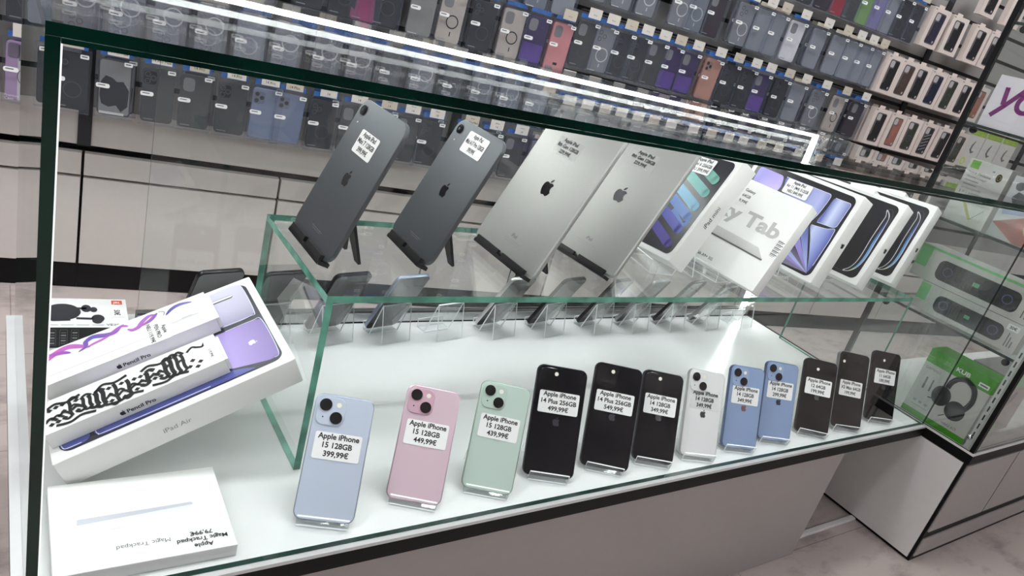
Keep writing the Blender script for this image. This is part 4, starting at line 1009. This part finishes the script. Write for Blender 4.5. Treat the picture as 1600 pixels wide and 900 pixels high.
# ------------------------------------------------------------------ phone cases on the slatwall
PW, PHH, PD = .074, .133, .017
CM = {}
def cm_(k, rgb, **kw):
    if k not in CM: CM[k] = pm('case '+k, rgb, **kw)
    return CM[k]
def proto(kind):
    """pack: clear shell with a phone case inside, header card and price label; local x right, y up from the bottom, z out of the wall"""
    root = thing('phone_case_pack', 'x', 'phone case pack', WALLM)
    w, h, d = PW, PHH, PD
    zb = .004; b = MB(); ring = dash = None; hole = True
    cols = {'clear': (128, 128, 132), 'clear2': (112, 116, 124), 'plain': (136, 138, 144), 'black': (40, 40, 42), 'dark': (62, 62, 60), 'darkcam': (70, 70, 67), 'purple': (58, 40, 84), 'pink': (214, 140, 140), 'rose': (188, 138, 120), 'lightblue': (122, 132, 158), 'red': (150, 34, 46), 'lime': (118, 148, 86), 'maroon': (44, 28, 38), 'lilac': (168, 140, 172), 'beige': (186, 174, 162), 'magenta': (150, 60, 100), 'grey': (150, 146, 146), 'bluebag': (216, 212, 214), 'lilacclear': (126, 120, 160), 'grip': (60, 60, 62), 'gold': (140, 138, 132)}
    c = cm_(kind, cols[kind], rough=.45 if kind not in ('clear', 'clear2', 'plain') else .35, var=.06, scale=40)
    cw, chh = w-.010, h-.014
    b.rslab(0, h/2-.001, cw, chh, .008, .002, .010, .0015, c, seg=4)
    z = .0104
    light = cm_('ring light', (208, 206, 202), var=0); darkc = cm_('ring dark', (30, 30, 34), var=0)
    if kind in ('clear', 'clear2', 'gold'):
        rc = light if kind == 'clear' else (cm_('gold', (196, 160, 96), var=0) if kind == 'gold' else cm_('ring grey', (178, 180, 184), var=0))
        b.ring(.004, h*.40, .0165, .0195, z, rc); b.rect(.0025, .0055, h*.15, h*.22, z, rc)
        for px, py in ((-.018, .83), (-.018, .70), (-.004, .765)): b.ring(px, h*py, .0045, .0062, z, cm_('lens ring', (72, 72, 78), var=0), seg=14)
        b.rect(-.028, -.004, h*.06, h*.075, z, light)
    elif kind in ('black', 'dark', 'darkcam', 'maroon', 'purple', 'lightblue', 'pink', 'rose', 'magenta', 'red', 'lime', 'beige', 'grey', 'lilacclear', 'bluebag'):
        if kind == 'purple': b.poly(rrect(0, h*.25, cw-.003, h*.36, .006), z, cm_('violet fade', (92, 62, 140), var=.1))
        if kind in ('black', 'lightblue', 'rose', 'darkcam'):
            b.poly(rrect(-.017, h*.775, .026, .028, .006), z, cm_(kind+' plate', tuple(int(x*.8+8) for x in cols[kind]) if kind not in ('black', 'darkcam') else (14, 14, 16), var=0))
            for px, py in ((-.022, .83), (-.022, .72), (-.011, .775)): b.disc(px, h*py, .0048, z+.0003, darkc, 14); b.ring(px, h*py, .0048, .0056, z+.0004, cm_('lens ring2', (110, 112, 116), var=0), seg=14)
        else:
            b.poly(rrect(-.014, h*.775, .024, .030, .008), z, cm_('window grey', (128, 126, 126), var=0)); b.ring(-.014, h*.775, .0, .001, z, darkc, seg=6)
        if kind in ('dark', 'black'): b.ring(.004, h*.36, .0155, .0172, z, cm_('ring faint', (78, 78, 80), var=0))
        if kind == 'beige': b.ring(.004, h*.42, .0135, .0165, z, darkc); b.rect(.0025, .0055, h*.16, h*.24, z, darkc)
        if kind == 'pink': b.rect(-.005, .008, h*.13, h*.18, z, darkc)
        b.rect(-.026, -.006, h*.085, h*.098, z, cm_('faint mark', (150, 150, 150), var=0))
    elif kind == 'lilac':
        b.poly(rrect(.010, h*.47, cw-.022, chh-.006, .004), z, cm_('white half', (196, 190, 192), var=.02)); b.rect(-.010, .029, h*.66, h*.90, z+.0002, cm_('grey glass', (120, 118, 118), var=0))
        b.poly(rrect(-.018, h*.80, .020, .030, .006), z+.0002, cm_('lilac dark', (110, 92, 112), var=0))
        for px, py in ((.010, .74), (.021, .81)): b.disc(px, h*py, .0055, z+.0004, darkc, 16)
        b.ring(.008, h*.42, .0185, .0195, z+.0003, darkc); b.rect(.0065, .0085, h*.17, h*.26, z+.0003, darkc)
        b.text('Premium', -.032, h*.095, .008, z+.0004, 'card', 'l', maxw=.024); b.text('Case', -.032, h*.045, .008, z+.0004, 'card', 'l')
    elif kind == 'grip':
        b.poly(rrect(0, h*.5, cw-.006, chh-.006, .006), z, cm_('grip card', (134, 132, 130), var=0))
        b.poly([(-.026, h*.58), (-.018, h*.68), (-.006, h*.66), (.004, h*.60), (.016, h*.62), (.028, h*.48), (.026, h*.22), (.014, h*.12), (.004, h*.22), (-.010, h*.18), (-.024, h*.22), (-.028, h*.36)], z+.0002, darkc)
        b.rect(-.028, .02, h*.06, h*.10, z+.0002, light)
    b.build('case', root)
    zs = d
    V = [(x, y, q) for x in (-w/2, w/2) for y in (0, h) for q in (.0005, zs)]
    MB().add(V, [(1, 5, 7, 3), (0, 1, 3, 2), (4, 6, 7, 5), (0, 4, 5, 1), (2, 3, 7, 6)], 'shell').build('clear_shell', root, smooth=False)
    hb = 'blue' if kind not in ('grey', 'plain') else 'tag2'
    MB().box(-w*.40, w*.40, h+.0003, h+.011, .007, .0085, hb).build('header_card', root, smooth=False)
    p = MB().poly(rrect(-.022, h*.52, .026, .0095, .004), zs+.0004, 'sticker').rect(-.031, -.017, h*.52, h*.535, zs+.0006, 'midink')
    p.build('model_label', root, smooth=False)
    MB().poly(rrect(.024, h*.91, .016, .0085, .002), zs+.0004, 'sticker').rect(.019, .029, h*.905, h*.922, zs+.0006, 'midink').build('price_label', root, smooth=False)
    return root
def boxproto(kind):
    cols = {'brown': (74, 58, 50), 'black': (30, 30, 32), 'navy': (28, 32, 54), 'green': (50, 54, 46), 'blush': (150, 98, 86), 'braid': (40, 40, 42), 'pinkside': (36, 34, 36), 'indigo': (44, 42, 60)}
    root = thing('boxed_phone_case', 'x', 'phone case box', WALLM)
    w, h, d = .090, .128, .022
    b = MB(); CB = cm_('box card', (214, 200, 192), var=.02)
    b.box(-w/2, w/2, 0, h, 0, d, CB)
    if kind == 'pinkside': b.box(w/2-.0002, w/2+.0006, 0, h, .001, d-.001, cm_('pink side', (176, 92, 126), var=0)); b.rect(w*.36, w*.5, 0, h, d+.0002, cm_('pink side', (176, 92, 126), var=0))
    b.poly(rrect(0, h*.49, w*.60, h*.80, .008), d+.0003, cm_('window shade', (96, 90, 90), var=0))
    b.rect(-w*.46, -w*.34, h*.93, h*.96, d+.0003, 'greyink')
    b.build('carton', root, smooth=False)
    cc = cm_('boxed '+kind, cols[kind], rough=.5, var=.15, scale=60)
    k = MB().poly([(-w*.27, h*.12), (w*.27, h*.12), (w*.27, h*.86), (w*.02, h*.86), (w*.02, h*.66), (-w*.20, h*.66), (-w*.20, h*.30), (-w*.27, h*.24)], d+.0006, cc)
    k.poly(rrect(-w*.13, h*.775, w*.24, h*.17, .006), d+.0008, cm_('window pale', (176, 170, 172), var=0))
    if kind == 'braid':
        for q in range(5): k.stroke([(-w*.2, h*(.2+.1*q)), (w*.2, h*(.3+.1*q))], .003, d+.001, 'greyink')
    if kind in ('brown', 'green'): k.ring(0, h*.42, .010, .0125, d+.001, cm_('ring faint', (78, 78, 80), var=0))
    k.disc(w*.17, h*.165, .0042, d+.001, cm_('window pale', (176, 170, 172), var=0), 10)
    k.build('case', root, smooth=False)
    MB().box(-w*.16, w*.16, h+.0003, h+.010, .010, .0112, CB).build('hang_tab', root, smooth=False)
    return root
def tagproto(texts, mat, key):
    root = thing('price_tag_hook', 'x', 'price tag', WALLM)
    MB().tube((0, 0.004, 0), (0, 0.004, .078), .0018, 'chrome', 8).build('hook_rod', root)
    c = MB().box(-.020, .020, -.013, .013, .0783, .0795, mat)
    for i, tx in enumerate(texts):
        c.text(tx, 0, .003-.0115*i if len(texts) > 1 else -.005, .0085 if i else .0045, .0799, 'ink' if len(texts) > 1 else 'midink', maxw=.036)
    c.build('tag_card', root, smooth=False)
    return root

PROTO = {}
ROWH = [.4525, .624, .7930, .9680, 1.1400, 1.3100]
ROWN = ['lowest', 'second lowest', 'third', 'fourth', 'fifth', 'top']
CW = {'clear': 'clear pack with a white ring', 'clear2': 'clear pack with a grey ring', 'plain': 'plain clear pack', 'black': 'black phone case pack', 'dark': 'dark grey phone case pack', 'darkcam': 'charcoal phone case pack', 'purple': 'dark purple phone case pack', 'pink': 'pink phone case pack', 'rose': 'rose gold phone case pack', 'lightblue': 'light blue phone case pack', 'red': 'red phone case pack', 'lime': 'lime green phone case pack', 'maroon': 'dark maroon phone case pack', 'lilac': 'lilac and white phone case pack', 'beige': 'beige phone case pack with a dark ring', 'magenta': 'magenta phone case pack', 'grey': 'grey phone case pack', 'bluebag': 'white phone case pack in blue film', 'lilacclear': 'pale violet phone case pack', 'grip': 'pack with a black finger grip', 'gold': 'clear pack with a gold ring'}
BW = {'brown': 'brown', 'black': 'black', 'navy': 'navy', 'green': 'dark green', 'blush': 'blush pink', 'braid': 'braided dark', 'pinkside': 'pink edged dark', 'indigo': 'indigo'}
def place(kind, s, zrow, off, label, group, boxed=False, rz=0.0):
    key = ('b' if boxed else 'p')+kind
    T = WALLM @ Matrix.Translation((s, zrow, off)) @ Matrix.Rotation(rz, 4, 'Z') @ Matrix.Rotation(rr.uniform(-.03, .03), 4, 'X') @ Matrix.Rotation(rr.uniform(-.05, .05), 4, 'Y')
    if key not in PROTO:
        PROTO[key] = boxproto(kind) if boxed else proto(kind); o = PROTO[key]; kids_of(None)
    else:
        o = copy_tree(PROTO[key])
    o.matrix_world = T
    tag(o, label, 'phone case box' if boxed else 'phone case pack', group)
    return o
TAGS = {}
def place_tag(s, z, texts, label, mat='tag'):
    key = (tuple(texts), mat)
    T = WALLM @ Matrix.Translation((s, z, -.004))
    if key not in TAGS:
        TAGS[key] = tagproto(texts, mat, key); o = TAGS[key]; kids_of(None)
    else: o = copy_tree(TAGS[key])
    o.matrix_world = T
    tag(o, label, 'price tag', 'price tags on the slatwall hooks')

R0 = [(-.16, 'dark'), (-.075, 'black'), (.022, 'lilac'), (.104, 'black'), (.187, 'grip'), (.270, 'darkcam'), (.345, 'dark'), (.423, 'darkcam'), (.497, 'lightblue'), (.552, 'lightblue'), (.632, 'black'), (.708, 'dark'), (.785, 'lightblue'), (.848, 'dark'), (.915, 'black'), (1.015, 'lightblue'), (1.09, 'dark')]
R2 = [(.555, 'black'), (.631, 'black'), (.683, 'magenta'), (.735, 'black'), (.823, 'gold'), (.900, 'beige'), (.985, 'black'), (1.070, 'beige'), (1.138, 'purple'), (1.216, 'pink'), (1.289, 'dark'), (1.350, 'clear'), (1.412, 'black'), (1.470, 'black'), (1.533, 'dark'), (1.592, 'purple'), (1.660, 'purple'), (1.750, 'rose'), (1.825, 'black'), (1.90, 'black'), (1.965, 'purple'), (2.049, 'black'), (2.130, 'plain'), (2.228, 'clear'), (2.332, 'beige'), (2.433, 'maroon')]
R3 = [(1.280, 'clear'), (1.365, 'clear'), (1.448, 'clear'), (1.566, 'clear'), (1.623, 'clear2'), (1.690, 'maroon'), (1.803, 'clear'), (1.873, 'plain'), (1.935, 'plain'), (2.021, 'bluebag'), (2.127, 'plain'), (2.221, 'plain'), (2.290, 'plain'), (2.352, 'plain'), (2.410, 'plain')]
R4 = [(1.90, 'black'), (2.003, 'black'), (2.080, 'maroon'), (2.151, 'red'), (2.207, 'dark'), (2.274, 'lime'), (2.330, 'lilacclear'), (2.390, 'plain'), (2.450, 'black'), (2.515, 'black')]
B2 = [(2.557, 'black'), (2.654, 'blush'), (2.750, 'green'), (2.845, 'braid'), (2.945, 'pinkside'), (3.05, 'green')]
B3 = [(2.504, 'black'), (2.585, 'brown'), (2.665, 'black'), (2.757, 'navy'), (2.850, 'green'), (2.943, 'black'), (3.036, 'blush')]
B4 = [(2.620, 'indigo'), (2.737, 'black'), (2.875, 'black'), (2.975, 'black')]
B5 = [(3.006, 'black'), (2.85, 'black')]
rr = random.Random(3)
def fillrow(lst, s0, s1, pool, step=.083):
    have = [s for s, k in lst]; out = list(lst); s = s0
    while s < s1:
        if all(abs(s-q) > .066 for q in have): out.append((s+rr.uniform(-.004, .004), rr.choice(pool)))
        s += step
    return sorted(out)
RING = ['clear', 'clear', 'clear', 'clear2', 'plain', 'clear2', 'dark']
ROWS = [fillrow(R0, 1.17, 1.75, ['black', 'dark', 'lightblue', 'plain']),
        fillrow([(-.055, 'plain'), (.022, 'black')], .105, 2.45, RING),
        fillrow(R2, -.05, .50, ['clear', 'clear2', 'clear', 'plain']),
        fillrow(R3, -.05, 1.22, RING),
        fillrow(R4, .25, 1.85, ['clear', 'clear2', 'black', 'purple', 'plain', 'dark']),
        fillrow([], .5, 2.75, ['black', 'clear', 'dark', 'clear2', 'purple'], .125)]
R0T = {2: ['', '2'], 3: ['', 'Max'], 4: ['', '14 Pro Max'], 5: ['', '14 Pro Max'], 6: ['', '14 Pro'], 7: ['', '14 Pro'], 8: ['', '14 Pro'], 9: ['', '14 Plus'], 10: ['', '14']}
NP = 0
for r, row in enumerate(ROWS):
    for i, (s, k) in enumerate(row):
        z = ROWH[r]
        if s < 1.25: z = [.4525, .6130, .7720, .9080, 1.0800, 1.2500][r]      # the bay nearer the counter's end hangs a little lower
        place(k, s, z, .052, '%s, %s along the %s row of hooks' % (CW[k], ordn(i), ROWN[r]), 'phone case packs on the slatwall', rz=rr.uniform(-.012, .012)); NP += 1
        tx = ['iPhone', {3: 'Max', 4: '14 Pro Max', 5: '14 Pro Max', 6: '14 Pro', 7: '14 Pro', 8: '14 Pro', 9: '14 Plus', 15: '13 Pro Max'}.get(i, '14')] if r == 0 else ['iPhone']
        if not (r == 2 and s < 1.2): place_tag(s+.002, z+.150, tx, 'price tag above the %s pack of the %s row of hooks' % (ordn(i), ROWN[r]), 'tag2' if (i*7+r) % 3 == 0 else 'tag')
        if r in (0, 2, 3) and -0.1 < s < 2.5 and (i % 2 == 0):
            place(k, s+.006, z+.002, .026, '%s behind the %s pack of the %s row' % (CW[k], ordn(i), ROWN[r]), 'phone case packs on the slatwall'); NP += 1
for r, lst in ((2, B2), (3, B3), (4, B4), (5, B5)):
    for i, (s, k) in enumerate(lst):
        place(k, s, ROWH[r]+(.012 if r == 4 else 0), .050, '%s case in a cream box, %s box of the %s row' % (BW[k], ordn(i), ROWN[r]), 'boxed phone cases on the slatwall', True)
        if r < 4:
            o = place(k, s-.005, ROWH[r]-.002, .022, '%s case behind the %s cream box of the %s row' % (BW[k], ordn(i), ROWN[r]), 'boxed phone cases on the slatwall', True)
for r, lst in ((1, [(2.62, 'black'), (2.715, 'brown'), (2.81, 'green'), (2.905, 'black'), (3.0, 'navy')]),):
    for i, (s, k) in enumerate(lst):
        place(k, s, ROWH[r], .050, '%s case in a cream box, %s box of the %s row' % (BW[k], ordn(i), ROWN[r]), 'boxed phone cases on the slatwall', True)
# accessory packs further along
def accproto():
    root = thing('earphone_pack', 'x', 'earphone pack', WALLM)
    w, h, d = .105, .145, .02
    b = MB().box(-w/2, w/2, 0, h, 0, d, GCARD)
    LG = cm_('lime print', (150, 176, 80), var=.1)
    b.rect(-w/2, w/2, h*.86, h, d+.0003, LG); b.ring(-.022, h*.14, .009, .015, d+.0003, cm_('yellow green print', (196, 208, 60), var=0))
    b.stroke([(.004, h*.72), (-.006, h*.60), (-.008, h*.48), (.004, h*.40), (.018, h*.44)], .011, d+.0003, 'midink', taper=True)
    b.build('carton', root, smooth=False)
    return root
ap = accproto(); kids_of(None)
for i, (s, z) in enumerate(((3.155, .80), (3.270, .80), (3.385, .80), (3.27, .60), (3.385, .60))):
    o = ap if i == 0 else copy_tree(ap)
    o.matrix_world = WALLM @ Matrix.Translation((s, z+(.0 if i < 3 else 0), .045 if i else .046))
    tag(o, 'pale earphone pack with a green header, %s of those past the boxed cases' % ordn(i), 'earphone pack', 'earphone packs on the slatwall')
